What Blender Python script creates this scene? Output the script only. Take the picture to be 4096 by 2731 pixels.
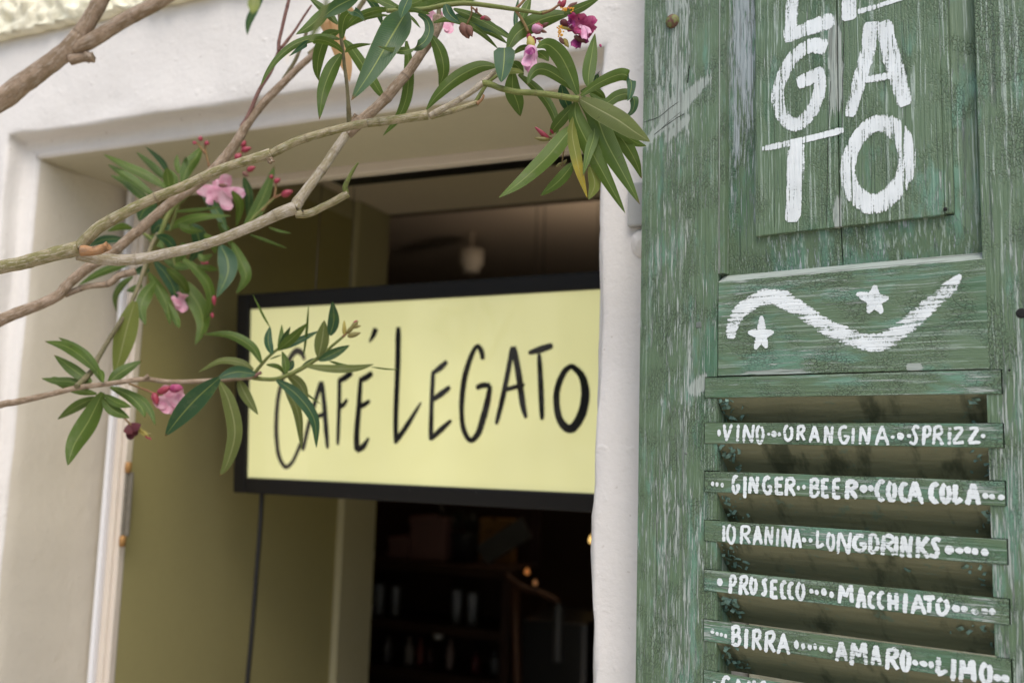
import bpy, bmesh, math, random
from mathutils import Vector, Matrix, noise
R = math.radians
random.seed(7)
S = bpy.context.scene
COL = S.collection
for o in list(bpy.data.objects): bpy.data.objects.remove(o)

# ------------------------------------------------------------------ camera
FPX, PITCH, ROLL, HEAD = 3780.45, R(7.0995), R(1.7355), R(180 - 66.573)
EYE = Vector((0, 0, 1.7))
fw0 = Vector((math.cos(HEAD), math.sin(HEAD), 0)); rt0 = Vector((math.sin(HEAD), -math.cos(HEAD), 0)); up0 = Vector((0, 0, 1))
FWD = fw0 * math.cos(PITCH) + up0 * math.sin(PITCH)
u1 = -fw0 * math.sin(PITCH) + up0 * math.cos(PITCH)
RGT = rt0 * math.cos(ROLL) + u1 * math.sin(ROLL)
UPV = -rt0 * math.sin(ROLL) + u1 * math.cos(ROLL)
cam = bpy.data.cameras.new('camera'); camo = bpy.data.objects.new('camera', cam); COL.objects.link(camo)
M = Matrix.Identity(4)
for i in range(3):
    M[i][0] = RGT[i]; M[i][1] = UPV[i]; M[i][2] = -FWD[i]; M[i][3] = EYE[i]
camo.matrix_world = M
cam.sensor_width = 36; cam.lens = FPX / 4096 * 36
cam.clip_start = 0.02; cam.clip_end = 400
cam.dof.use_dof = True; cam.dof.focus_distance = 0.88; cam.dof.aperture_fstop = 4.0; cam.dof.aperture_blades = 9
S.camera = camo

# ------------------------------------------------------------------ sky, sun, exposure
SUN_EL, SUN_AZ = R(55), R(150)          # azimuth measured from +Y clockwise
w = bpy.data.worlds.new('World'); S.world = w; w.use_nodes = True
nt = w.node_tree; bg = nt.nodes['Background']
sky = nt.nodes.new('ShaderNodeTexSky'); sky.sky_type = 'NISHITA'; sky.sun_disc = False
sky.sun_elevation = SUN_EL; sky.sun_rotation = SUN_AZ
sky.air_density = 1.0; sky.dust_density = 2.5; sky.ozone_density = 1.0
nt.links.new(sky.outputs[0], bg.inputs[0]); bg.inputs[1].default_value = 0.11
sun = bpy.data.lights.new('sun', 'SUN'); sun.energy = 1.35; sun.angle = R(48); sun.color = (1, .965, .91)
so = bpy.data.objects.new('sun', sun); COL.objects.link(so)
sd = Vector((math.sin(SUN_AZ) * math.cos(SUN_EL), math.cos(SUN_AZ) * math.cos(SUN_EL), math.sin(SUN_EL)))
so.rotation_euler = sd.to_track_quat('Z', 'Y').to_euler(); so.location = (0, -3, 6)
vs = S.view_settings; vs.view_transform = 'Standard'; vs.look = 'None'; vs.gamma = 1; vs.use_curve_mapping = False
vs.exposure = 0.8
S.cycles.use_denoising = True
S.cycles.max_bounces = 10; S.cycles.diffuse_bounces = 5; S.cycles.transparent_max_bounces = 24

# ------------------------------------------------------------------ small tools
SYS = dict(F=(0, 0, 1.741497), A=(2500, 0, .678571), B=(2500, 900, .678571), C=(2500, 1667, .678571), K4=(0, 0, .678571), K5=(1100, 0, .678571),
           K6=(0, 900, .678571), K7=(0, 1667, .678571), M1=(850, 1050, .63796), Q2=(1450, 1100, .60569), M4=(300, 500, .57398), M5=(950, 0, .38259),
           M6=(1600, 0, .44643), N8=(1000, 0, .63776), U1=(2800, 1680, .2551), U2=(3400, 1680, .29592), U3=(2800, 2060, .2551), U4=(3400, 2060, .30607),
           U5=(2800, 2331, .2551), U6=(3300, 2300, .33844), H7=(2350, 600, .31881), Q8=(1400, 1950, .498), T3=(1150, 550, .55272))
def src(s, x, y):
    a, b, k = SYS[s]; return a + x * k, b + y * k
def ray(x, y): return FWD + RGT * ((x - 2048) / FPX) - UPV * ((y - 1365.5) / FPX)
def at(s, x, y, t): return EYE + ray(*src(s, x, y)) * t
def on_plane(s, x, y, P, n):
    d = ray(*src(s, x, y)); t = (P - EYE).dot(n) / d.dot(n); return EYE + d * t

def finish(name, bm, mat=None, parent=None, smooth=False, mats=None):
    me = bpy.data.meshes.new(name); bm.normal_update(); bm.to_mesh(me); bm.free()
    for m in (mats or [mat]): me.materials.append(m)
    if smooth:
        for p in me.polygons: p.use_smooth = True
    o = bpy.data.objects.new(name, me); COL.objects.link(o)
    if parent: o.parent = parent
    return o
def empty(name, loc=(0, 0, 0), rotz=0, label=None, cat=None, group=None):
    o = bpy.data.objects.new(name, None); COL.objects.link(o); o.empty_display_size = .05
    o.location = loc; o.rotation_euler = (0, 0, rotz)
    return tag(o, label, cat, group)
def tag(o, label=None, cat=None, group=None, kind=None):
    if label: o['label'] = label
    if cat: o['category'] = cat
    if group: o['group'] = group
    if kind: o['kind'] = kind
    return o
def box(bm, x0, x1, y0, y1, z0, z1, bev=0, mi=0):
    v = [bm.verts.new(p) for p in ((x0, y0, z0), (x1, y0, z0), (x1, y1, z0), (x0, y1, z0), (x0, y0, z1), (x1, y0, z1), (x1, y1, z1), (x0, y1, z1))]
    fs = [bm.faces.new([v[i] for i in q]) for q in ((0, 3, 2, 1), (4, 5, 6, 7), (0, 1, 5, 4), (1, 2, 6, 5), (2, 3, 7, 6), (3, 0, 4, 7))]
    for f in fs: f.material_index = mi
    if bev:
        bmesh.ops.bevel(bm, geom=list({e for f in fs for e in f.edges}), offset=bev, segments=2, affect='EDGES', profile=.6)
    return v
def prism(bm, pts, y0, y1):
    """pts: outline in x,z (counter-clockwise seen from -y); extruded y0..y1"""
    a = [bm.verts.new((x, y0, z)) for x, z in pts]; b = [bm.verts.new((x, y1, z)) for x, z in pts]
    n = len(pts)
    bm.faces.new(a); bm.faces.new(b[::-1])
    for i in range(n): bm.faces.new((a[i], b[i], b[(i + 1) % n], a[(i + 1) % n]))
def lathe(bm, prof, c, n=20, ax=(0, 0, 1)):
    q = Vector(ax).to_track_quat('Z', 'Y'); rings = []
    for r, z in prof:
        rings.append([bm.verts.new(Vector(c) + q @ Vector((r * math.cos(2 * math.pi * i / n), r * math.sin(2 * math.pi * i / n), z))) for i in range(n)])
    for a, b in zip(rings, rings[1:]):
        for i in range(n): bm.faces.new((a[i], a[(i + 1) % n], b[(i + 1) % n], b[i]))
    bm.faces.new(rings[0][::-1]); bm.faces.new(rings[-1])
def catmull(P, per=6):
    if len(P) < 3: 
        return [P[0].lerp(P[-1], i / per) for i in range(per + 1)]
    out = []
    Q = [P[0] * 2 - P[1]] + list(P) + [P[-1] * 2 - P[-2]]
    for i in range(1, len(Q) - 2):
        for k in range(per):
            t = k / per; a, b, c, d = Q[i - 1], Q[i], Q[i + 1], Q[i + 2]
            out.append(.5 * ((2 * b) + (c - a) * t + (2 * a - 5 * b + 4 * c - d) * t * t + (3 * b - a - 3 * c + d) * t ** 3))
    out.append(P[-1]); return out

# ------------------------------------------------------------------ materials
class NT:
    def __init__(s, name):
        s.m = bpy.data.materials.new(name); s.m.use_nodes = True; s.t = s.m.node_tree
        s.b = s.t.nodes['Principled BSDF']; s.out = s.t.nodes['Material Output']
    def n(s, typ, **k):
        x = s.t.nodes.new('ShaderNode' + typ)
        for a, v in k.items():
            if a.startswith('i_'):
                key = a[2:]; key = int(key) if key.isdigit() else key.replace('_', ' ')
                if isinstance(v, bpy.types.NodeSocket): s.t.links.new(v, x.inputs[key])
                else: x.inputs[key].default_value = v
            else: setattr(x, a, v)
        return x
    def link(s, a, b): s.t.links.new(a, b)
    def math(s, op, a, b=None, c=None):
        x = s.n('Math', operation=op)
        for i, v in enumerate((a, b, c)):
            if v is None: continue
            if isinstance(v, bpy.types.NodeSocket): s.link(v, x.inputs[i])
            else: x.inputs[i].default_value = v
        return x.outputs[0]
    def mix(s, f, a, b):
        x = s.n('Mix', data_type='RGBA')
        for k, v in ((0, f), (6, a), (7, b)):
            if isinstance(v, bpy.types.NodeSocket): s.link(v, x.inputs[k])
            else: x.inputs[k].default_value = v if k == 0 else (*v, 1)
        return x.outputs[2]
    def step(s, v, lo, hi): 
        x = s.n('MapRange', interpolation_type='SMOOTHSTEP'); s.link(v, x.inputs[0]); x.inputs[1].default_value = lo; x.inputs[2].default_value = hi
        return x.outputs[0]
    def obj(s): return s.n('TexCoord').outputs['Object']
    def map(s, v, sc, loc=(0, 0, 0)): return s.n('Mapping', i_0=v, i_3=sc, i_1=loc).outputs[0]
    def noise(s, v, sc, det=4, ro=.55, dist=0): return s.n('TexNoise', i_Vector=v, i_Scale=sc, i_Detail=det, i_Roughness=ro, i_Distortion=dist).outputs[0]
    def bump(s, h, dist=.001, st=1.0):
        x = s.n('Bump', i_Height=h, i_Distance=dist, i_Strength=st); s.link(x.outputs[0], s.b.inputs['Normal'])
    def set(s, col=None, rough=None, **k):
        for key, v in (('Base Color', col), ('Roughness', rough), *((a.replace('_', ' '), b) for a, b in k.items())):
            if v is None: continue
            if isinstance(v, bpy.types.NodeSocket): s.link(v, s.b.inputs[key])
            else: s.b.inputs[key].default_value = (*v, 1) if isinstance(v, tuple) else v
        return s.m
def plain(name, col, rough=.6, var=.15, scale=20, bump=0, **k):
    m = NT(name); v = m.obj(); nz = m.noise(v, scale, 5)
    c = m.mix(nz, tuple(x * (1 - var) for x in col), tuple(min(1, x * (1 + var)) for x in col))
    if bump: m.bump(m.noise(v, scale * 4, 6), bump)
    return m.set(c, rough, **k)

def paint_mat(name, axis, bare=.5, teal=.5, greyer=0., streak=None, crack=1., seed=0., ridges=.5):
    """old green paint over wood: olive coat, teal undercoat, dark green, bare weathered grain, alligator cracks"""
    m = NT(name); v = m.map(m.obj(), (1, 1, 1), (seed, seed * .7, seed * 1.3))
    V_ = axis == 'v'
    lin = m.map(v, (1, 1, .016) if V_ else (.016, 1, 1)); st = m.map(v, (1, 1, .05) if V_ else (.05, 1, 1)); st2 = m.map(v, (1, 1, .25) if V_ else (.25, 1, 1))
    wob = m.n('VectorMath', operation='SCALE', i_0=m.n('TexNoise', i_Vector=v, i_Scale=16., i_Detail=2.).outputs[1], i_3=.0030).outputs[0]
    lin = m.n('VectorMath', operation='ADD', i_0=lin, i_1=wob).outputs[0]; st = m.n('VectorMath', operation='ADD', i_0=st, i_1=wob).outputs[0]
    rid = m.noise(lin, 400, 2, .55); grain = m.noise(st, 330, 4, .62); fine = m.noise(st, 900, 3, .65)
    big = m.noise(st2, 15, 4, .6); big2 = m.noise(m.map(v, (1, 1, 1), (3, 1, 2)), 9, 5, .6); pat = m.noise(st2, 60, 5, .65)
    olive = m.mix(big2, (.085, .143, .070), (.122, .180, .102))
    tealc = m.mix(pat, (.080, .205, .135), (.16, .30, .22))
    c = m.mix(m.math('MULTIPLY', m.step(m.math('ADD', m.math('MULTIPLY', big, .55), m.math('MULTIPLY', pat, .45)), .58 - .14 * teal, .68 - .14 * teal), .8), olive, tealc)
    c = m.mix(m.math('MULTIPLY', m.step(m.noise(st2, 22, 4, .6), .54, .68), .7), c, (.050, .130, .068))
    c = m.mix(m.math('MULTIPLY', m.step(fine, .50, .68), .30), c, (.25, .34, .27))
    # grain ridges: thin pale lines with a dark side, close together
    c = m.mix(m.math('MULTIPLY', m.step(rid, .575, .635), m.math('MULTIPLY', m.step(fine, .30, .55), .62 * ridges)), c, (.44, .52, .46))
    c = m.mix(m.math('MULTIPLY', m.step(m.math('SUBTRACT', 1., rid), .61, .69), .62 * ridges), c, (.04, .066, .045))
    zone = m.math('MULTIPLY', big, .45)
    sx = m.n('SeparateXYZ', i_0=m.obj()); knotd = None
    for tup in (streak or []):      # weathered zones: x centre, half width, z centre, half height, strength, slant
        xc, hw, zc, hh, k_ = tup[:5]; an = tup[5] if len(tup) > 5 else 0.
        X = m.math('SUBTRACT', sx.outputs[0], xc); Z = m.math('SUBTRACT', sx.outputs[2], zc)
        if an:
            X, Z = m.math('ADD', m.math('MULTIPLY', X, math.cos(an)), m.math('MULTIPLY', Z, math.sin(an))), m.math('SUBTRACT', m.math('MULTIPLY', Z, math.cos(an)), m.math('MULTIPLY', X, math.sin(an)))
        dx = m.math('POWER', m.math('ABSOLUTE', m.math('DIVIDE', X, hw)), 4. if not an else 2.); dz = m.math('POWER', m.math('ABSOLUTE', m.math('DIVIDE', Z, hh)), 4.)
        zone = m.math('ADD', zone, m.math('MULTIPLY', m.math('EXPONENT', m.math('MULTIPLY', m.math('ADD', dx, dz), -1.)), k_))
    bsum = m.math('ADD', m.math('ADD', m.math('MULTIPLY', grain, .45), m.math('MULTIPLY', fine, .60)), zone)
    mb = m.step(bsum, .86 - .12 * bare, .93 - .12 * bare)
    wood = m.mix(fine, (.17, .195, .175 + greyer * .04), (.50, .55, .50 + greyer * .06))
    wood = m.mix(m.math('MULTIPLY', m.step(m.math('SUBTRACT', 1., rid), .55, .63), .6), wood, (.10, .10, .09))
    c = m.mix(m.math('MULTIPLY', mb, .88), c, wood)
    rim = m.math('MULTIPLY', m.math('MULTIPLY', mb, m.math('SUBTRACT', 1., mb)), 1.8)
    c = m.mix(rim, c, (.06, .11, .08))
    vd = m.n('VectorMath', operation='ADD', i_0=m.map(v, (1, 1, .55) if V_ else (.55, 1, 1)), i_1=m.n('VectorMath', operation='SCALE', i_0=m.n('TexNoise', i_Vector=v, i_Scale=220.).outputs[1], i_3=.003).outputs[0]).outputs[0]
    vo = m.n('TexVoronoi', feature='DISTANCE_TO_EDGE', i_Vector=vd, i_Scale=460.).outputs[0]
    ck = m.math('SUBTRACT', 1., m.step(vo, .01, .13))
    ck = m.math('MULTIPLY', m.math('MULTIPLY', ck, m.step(m.noise(v, 24, 4), .40, .62)), m.math('SUBTRACT', 1., mb))
    c = m.mix(m.math('MULTIPLY', ck, .55 * crack), c, (.04, .055, .035))
    h = m.math('ADD', m.math('ADD', m.math('MULTIPLY', grain, .5), m.math('MULTIPLY', rid, .8 * ridges)), m.math('MULTIPLY', m.math('SUBTRACT', 1., mb), .25))
    h = m.math('SUBTRACT', h, m.math('MULTIPLY', ck, .5))
    m.bump(h, .0013, 1.)
    return m.set(c, m.math('ADD', .5, m.math('MULTIPLY', mb, .3)))

def chalk_mat(name, axis, wear=.5):
    """hand-brushed white paint, worn through where the grain stands proud and thin along the edge of the stroke"""
    m = NT(name); v = m.obj(); V_ = axis == 'v'
    wob = m.n('VectorMath', operation='SCALE', i_0=m.n('TexNoise', i_Vector=v, i_Scale=16., i_Detail=2.).outputs[1], i_3=.0030).outputs[0]
    st = m.n('VectorMath', operation='ADD', i_0=m.map(v, (1, 1, .05) if V_ else (.05, 1, 1)), i_1=wob).outputs[0]
    g = m.noise(st, 520, 4, .65); q = m.noise(v, 520, 3, .6); z = m.noise(v, 32, 3)
    au = m.math('ABSOLUTE', m.n('SeparateXYZ', i_0=m.n('UVMap').outputs[0]).outputs[0])
    s = m.math('ADD', m.math('ADD', m.math('MULTIPLY', g, .68), m.math('MULTIPLY', q, .32)), m.math('MULTIPLY', z, .22))
    s = m.math('SUBTRACT', s, m.math('MULTIPLY', m.math('POWER', au, 5.), .16))
    lin = m.n('VectorMath', operation='ADD', i_0=m.map(v, (1, 1, .016) if V_ else (.016, 1, 1)), i_1=wob).outputs[0]; gr = m.noise(lin, 400, 2, .55)
    s = m.math('SUBTRACT', s, m.math('MULTIPLY', m.step(m.math('SUBTRACT', 1., gr), .56, .68), .14 if V_ else .05))
    a = m.step(s, .42 + .12 * wear, .49 + .12 * wear)
    a = m.math('MULTIPLY', a, m.math('ADD', .66, m.math('MULTIPLY', z, .55)))
    m.bump(g, .0008)
    c = m.mix(g, (.62, .68, .68), (.86, .89, .89))
    m.set(c, .75, Alpha=m.math('MINIMUM', a, 1.))
    return m.m

# ================================================================== BUILDING
PLASTER = dict(v=None)
def plaster(name, col, var, bsc, bd, spots=True, stain=None):
    m = NT(name); v = m.obj()
    n1 = m.noise(v, 6, 5, .6); n2 = m.noise(v, bsc, 5, .55); n3 = m.noise(v, bsc * 6, 4, .6)
    c = m.mix(n1, tuple(x * (1 - var) for x in col), tuple(min(.95, x * (1 + var * .6)) for x in col))
    c = m.mix(m.math('MULTIPLY', m.step(n3, .45, .8), .18), c, tuple(x * .8 for x in col))
    if stain:
        c = m.mix(m.math('MULTIPLY', m.step(m.noise(m.map(v, (1, 1, .35)), 11, 5, .65), .64, .76), .5), c, stain)
        c = m.mix(m.math('MULTIPLY', m.step(m.noise(m.map(v, (1, 1, .12)), 26, 4, .65), .55, .8), .22), c, tuple(x * .72 for x in col))
    if spots:
        c = m.mix(m.math('MULTIPLY', m.step(m.n('TexNoise', i_Vector=v, i_Scale=120., i_Detail=2.).outputs[0], .71, .76), .4), c, (.36, .30, .24))
    lump = m.step(m.noise(v, bsc * 2.4, 2), .60, .80)
    h = m.math('ADD', m.math('ADD', m.math('MULTIPLY', n2, .55), m.math('MULTIPLY', lump, .16)), m.math('ADD', m.math('MULTIPLY', n3, .14), m.math('MULTIPLY', m.noise(v, 900, 3), .05)))
    m.bump(h, bd)
    return m.set(c, .85)
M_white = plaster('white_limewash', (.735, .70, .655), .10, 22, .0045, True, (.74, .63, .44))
M_beige = plaster('beige_limewash', (.67, .61, .51), .08, 22, .003, False)  # limewash of the reveals, coloured beige for warm light bounced off the street
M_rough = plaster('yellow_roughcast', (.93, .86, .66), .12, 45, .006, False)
M_soffit = plaster('cream_soffit', (.50, .455, .335), .08, 20, .002, False)  # lintel soffit toned darker and warmer for its shade and bounced light
M_olive = plaster('olive_wall', (.335, .295, .125), .07, 9, .0012, False)
M_frame = plain('cream_gloss', (.70, .62, .53), .35, .06, 15)
M_bead = plain('white_bead', (.80, .80, .82), .3, .03)
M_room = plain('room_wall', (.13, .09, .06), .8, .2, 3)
M_ceil = plain('room_ceiling', (.66, .57, .48), .8, .08, 2)
M_black = plain('black_rail', (.012, .011, .010), .5, .3)
M_ground = plaster('stone_paving', (.50, .45, .385), .12, 14, .004, False)

YF = 0.971
bld = empty('cafe_building', (0, YF, 0), 0, 'old cream plastered cafe front with a deep doorway and rough yellow wall', 'building')
B0 = Matrix.Translation((0, -YF, 0))
def bpart(name, bm, mat, smooth=False, parent=None, mats=None):
    bm.transform(B0); return finish(name, bm, mat, parent or bld, smooth, mats)

XL, XR, ZT, W = -1.268, -0.320, 2.166, 0.161
# door surround: one profile carried up the left jamb, along the lintel and down the right jamb
prof = [(.161, .985), (.160, .974), (.152, YF), (.11, YF), (.07, YF), (.035, YF), (.014, YF), (.005, YF + .0004), (.0012, YF + .002), (-.0002, YF + .006), (-.001, YF + .014), (-.002, YF + .023), (-.004, YF + .0285), (-.008, YF + .031), (-.014, YF + .032),
        (-.021, YF + .0325), (-.0255, YF + .034), (-.0275, YF + .038), (-.029, YF + .06), (-.030, YF + .11), (-.031, YF + .16), (-.032, YF + .20), (-.032, YF + .216)]
bm = bmesh.new()
path = []
nz_ = 70
for i in range(nz_ + 1): path.append(('L', 0.0 + ZT * i / nz_))
path = [('L', z) for z in [ZT * i / 120 for i in range(120)]] + [('C1', 0)] + [('T', XL + (XR - XL) * i / 56) for i in range(1, 56)] + [('C2', 0)] + [('R', ZT * (1 - i / 120)) for i in range(1, 121)]
rows = []
for k, (kind, p) in enumerate(path):
    row = []
    for j, (o, y) in enumerate(prof):
        oo = o if o > 0 or kind != 'R' else o * .35
        if kind == 'L': P = Vector((XL - oo, y, p))
        elif kind == 'C1': P = Vector((XL - oo, y, ZT + oo))
        elif kind == 'T': P = Vector((p, y, ZT + oo))
        elif kind == 'C2': P = Vector((XR + oo, y, ZT + oo))
        else: P = Vector((XR + oo, y, p))
        a = .0032 if 3 < j < 13 else .0016
        q = Vector((P.x * 9 + j * .13, P.z * 9, j * .35))
        d = noise.noise_vector(q) * a + noise.noise_vector(q * 3.3) * a * .45
        if kind in 'R' or kind == 'C2': d.x = d.x * 1.6 + noise.noise(Vector((p if kind == 'R' else 0, 5, j * .2)) * 24) * .0016
        row.append(bm.verts.new(P + d))
    rows.append(row)
for a, b in zip(rows, rows[1:]):
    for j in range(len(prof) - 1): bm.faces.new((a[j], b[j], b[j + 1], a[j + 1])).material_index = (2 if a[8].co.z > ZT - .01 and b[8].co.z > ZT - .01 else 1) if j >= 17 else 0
bmesh.ops.recalc_face_normals(bm, faces=bm.faces)
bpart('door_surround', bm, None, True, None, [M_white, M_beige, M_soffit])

# rough-cast wall around the surround (fine relief where it shows, plain sheets elsewhere)
def rough_sheet(bm, x0, x1, z0, z1, step, yb, amp):
    nx, nz = max(1, round((x1 - x0) / step)), max(1, round((z1 - z0) / step)); g = []
    for i in range(nx + 1):
        col = []
        for j in range(nz + 1):
            x = x0 + (x1 - x0) * i / nx; z = z0 + (z1 - z0) * j / nz
            q = Vector((x, z, 0))
            h = abs(noise.noise(q * 48)) * 1.3 + noise.noise(q * 100) * .6 + noise.noise(q * 22) * .5
            edge = noise.noise(Vector((x * 28, 3, 0))) * .006 if j == 0 and 2.2 < z0 < 2.4 else 0
            col.append(bm.verts.new((x, yb - h * amp, z + edge)))
        g.append(col)
    for i in range(nx):
        for j in range(nz): bm.faces.new((g[i][j], g[i + 1][j], g[i + 1][j + 1], g[i][j + 1]))
    if 2.2 < z0 < 2.4:
        bot = [bm.verts.new((c[0].co.x, .992, c[0].co.z + .004)) for c in g]
        for i in range(nx): bm.faces.new((bot[i], bot[i + 1], g[i + 1][0], g[i][0]))
bm = bmesh.new()
rough_sheet(bm, -1.60, -.16, ZT + W - .003, 2.46, .005, .957, .013)
rough_sheet(bm, -.158, .35, .9, 2.0, .007, .972, .006)
for x0, x1, z0, z1, yb in ((-3, 1.5, 2.4605, 3.3, .957), (-3, -1.601, .5, 2.46, .957), (.351, 1.5, .5, 2.46, .968), (-.158, .35, 2.001, 2.46, .968), (-1.601, -1.432, .5, 2.32, .968)):
    nf = len(bm.verts); rough_sheet(bm, x0, x1, min(z0, z1), z1, .012, yb, .012)
bpart('roughcast_wall', bm, M_rough, True)
bm = bmesh.new()
box(bm, -7, -1.432, .975, 1.235, 0, 2.46); box(bm, -1.431, -1.2145, 1.191, 1.24, 0, 2.46); box(bm, -.157, 5, .985, 1.235, 0, 2.459); box(bm, -7, 5, .975, 1.9, 2.461, 5.2)
bpart('wall_mass', bm, M_rough)
bm = bmesh.new()   # masonry core behind surround and around the passage
box(bm, -1.43, -1.31, .99, 1.19, 0, 2.30); box(bm, -.28, -.16, .99, 1.24, 0, 2.30); box(bm, -1.43, -.16, .99, 1.19, 2.21, 2.45)
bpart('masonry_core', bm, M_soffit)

# door frame
fr = bpart('door_frame', (lambda b: (box(b, -1.2135, -1.187, 1.176, 1.1895, 0, 2.1405, .002), box(b, -1.187, -.36, 1.176, 1.196, 2.1205, 2.146, .003), box(b, -1.208, -1.196, 1.171, 1.18, 0, 2.118, .002), b)[-1])(bmesh.new()), M_frame)
bpart('frame_bead', (lambda b: (box(b, -1.2225, -1.2137, 1.166, 1.2, 0, 2.138, .003), b)[-1])(bmesh.new()), M_bead, parent=fr)
M_brass = plain('dull_brass', (.36, .19, .06), .55, .3, 60, Metallic=.3)
M_steel = plain('dull_steel', (.22, .20, .16), .5, .4, 90, Metallic=.4)
bm = bmesh.new()
def hz(y): return on_plane('F', 295, y, Vector((0, 1.2, 0)), Vector((0, 1, 0))).z
z1, z2 = hz(1072), hz(1238)
hx = on_plane('F', 289, 1155, Vector((0, 1.172, 0)), Vector((0, 1, 0))).x
box(bm, hx + .001, hx + .010, 1.1715, 1.1755, z2 + .008, z1 - .008, .001)
for k in range(3): lathe(bm, [(.0, -.001), (.0028, -.001), (.0028, 0)], (hx + .0055, 1.171, z2 + .03 + (z1 - z2 - .06) * k / 2), 8, (0, -1, 0))
lathe(bm, [(.0026, z2 - z1), (.0026, 0)], (hx - .001, 1.170, z1), 10)
hg = bpart('hinge', bm, M_steel, parent=fr)
for zz in (z1, z2):
    bm = bmesh.new(); lathe(bm, [(.002, -.009), (.005, -.008), (.0055, 0), (.005, .008), (.002, .009)], (hx + .001, 1.170, zz), 12)
    bpart('hinge_cap', bm, M_brass, True, parent=fr)

# passage behind the frame: olive side wall, soffit, then the dark room
bm = bmesh.new()
box(bm, -1.40, -1.188, 1.1905, 1.80, 0, 2.235)
bpart('olive_reveal', bm, M_olive)
bm = bmesh.new()
box(bm, -1.40, -1.172, 1.802, 1.936, 0, 2.278); box(bm, -1.399, -1.185, 1.2408, 1.8018, 2.2354, 2.278)
bpart('reveal_end_pier', bm, plaster('olive_grey', (.42, .38, .23), .05, 9, .001, False))
bm = bmesh.new()
box(bm, -1.43, .3, 1.2415, 1.936, 2.28, 2.455)
bpart('passage_soffit', bm, plaster('passage_cream', (.74, .63, .50), .06, 9, .001, False))
bm = bmesh.new(); box(bm, -.30, -.10, 1.2415, 1.936, 0, 2.278); bpart('passage_pier', bm, M_olive)
# black bar built in place of the dark recess behind the door head
n_z = Vector((0, 0, 1)); Pz = Vector((0, 0, 2.20))
p1 = on_plane('T3', 385, 352, Pz, n_z); p2 = on_plane('T3', 2000, 212, Pz, n_z); print('HOUSING', p1, p2)
bm = bmesh.new(); box(bm, p1.x, -.302, 1.245, (p1.y + p2.y) / 2, 2.20, 2.278, .003)
bpart('roller_housing', bm, M_black)
bm = bmesh.new()   # room: floor, ceiling, walls
box(bm, -6, 3, 6.5, 6.6, 0, 2.9); box(bm, -6.1, -6, 1.936, 6.6, 0, 2.9); box(bm, 3, 3.1, 1.936, 6.6, 0, 2.9)
box(bm, -6, -1.402, 1.76, 1.935, 0, 2.9); box(bm, -.098, 3, 1.76, 1.935, 0, 2.9); box(bm, -6, 3, 1.937, 1.97, 2.282, 2.9)
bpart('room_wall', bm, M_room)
bm = bmesh.new(); box(bm, -6.1, 3.1, 1.9, 6.6, 2.72, 2.8); bpart('room_ceiling', bm, M_ceil)
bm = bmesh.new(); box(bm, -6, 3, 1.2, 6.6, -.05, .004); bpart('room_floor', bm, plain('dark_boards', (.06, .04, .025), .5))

# pintle block and plaster lump by the shutter
nY = Vector((0, 1, 0)); PF = Vector((0, YF - .012, 0))
a = on_plane('H7', 500, 560, PF, nY); b = on_plane('H7', 700, 942, PF, nY)
bm = bmesh.new(); box(bm, a.x, a.x + .05, YF - .012, YF + .01, b.z, b.z + .048, .002)
bpart('pintle_plate', bm, plain('grey_painted_iron', (.36, .36, .34), .45, .12, 50, .0004))
c = on_plane('H7', 600, 1140, PF, nY); r = (on_plane('H7', 725, 1140, PF, nY).x - on_plane('H7', 465, 1140, PF, nY).x) / 2
bm = bmesh.new(); bmesh.ops.create_icosphere(bm, subdivisions=4, radius=1)
for v in bm.verts:
    n = v.co.copy(); k = 1 + noise.noise(n * 1.6) * .14 + noise.noise(n * 4.5) * .06
    v.co = Vector((c.x + .004, YF, c.z)) + Vector((n.x * r * 1.02, n.y * r * .85, n.z * r * 1.4)) * k
bpart('plaster_lump', bm, M_white, True)

# ground, street
bm = bmesh.new(); q = [bm.verts.new(p) for p in ((-60, -60, 0), (60, -60, 0), (60, .99, 0), (-60, .99, 0))]; bm.faces.new(q)
tag(finish('pavement', bm, M_ground), kind='structure')
oh = empty('opposite_house', (-3, -6, 0), 0, 'pale sandy house front across the street, seen only as a reflection', 'house')
bm = bmesh.new(); box(bm, -9, 7, -.6, 0, 0, 3.0); finish('house_wall', bm, plaster('sandy_render', (.85, .79, .67), .1, 6, .004, False), oh)
M_shut = plain('dark_shutter_paint', (.05, .06, .05), .6)
for x in (-6.5, -3.6, -.7, 2.2, 5.0):
    bm = bmesh.new(); box(bm, x - .5, x + .5, .002, .05, .9, 2.6, .01); finish('window', bm, M_shut, oh)

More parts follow.
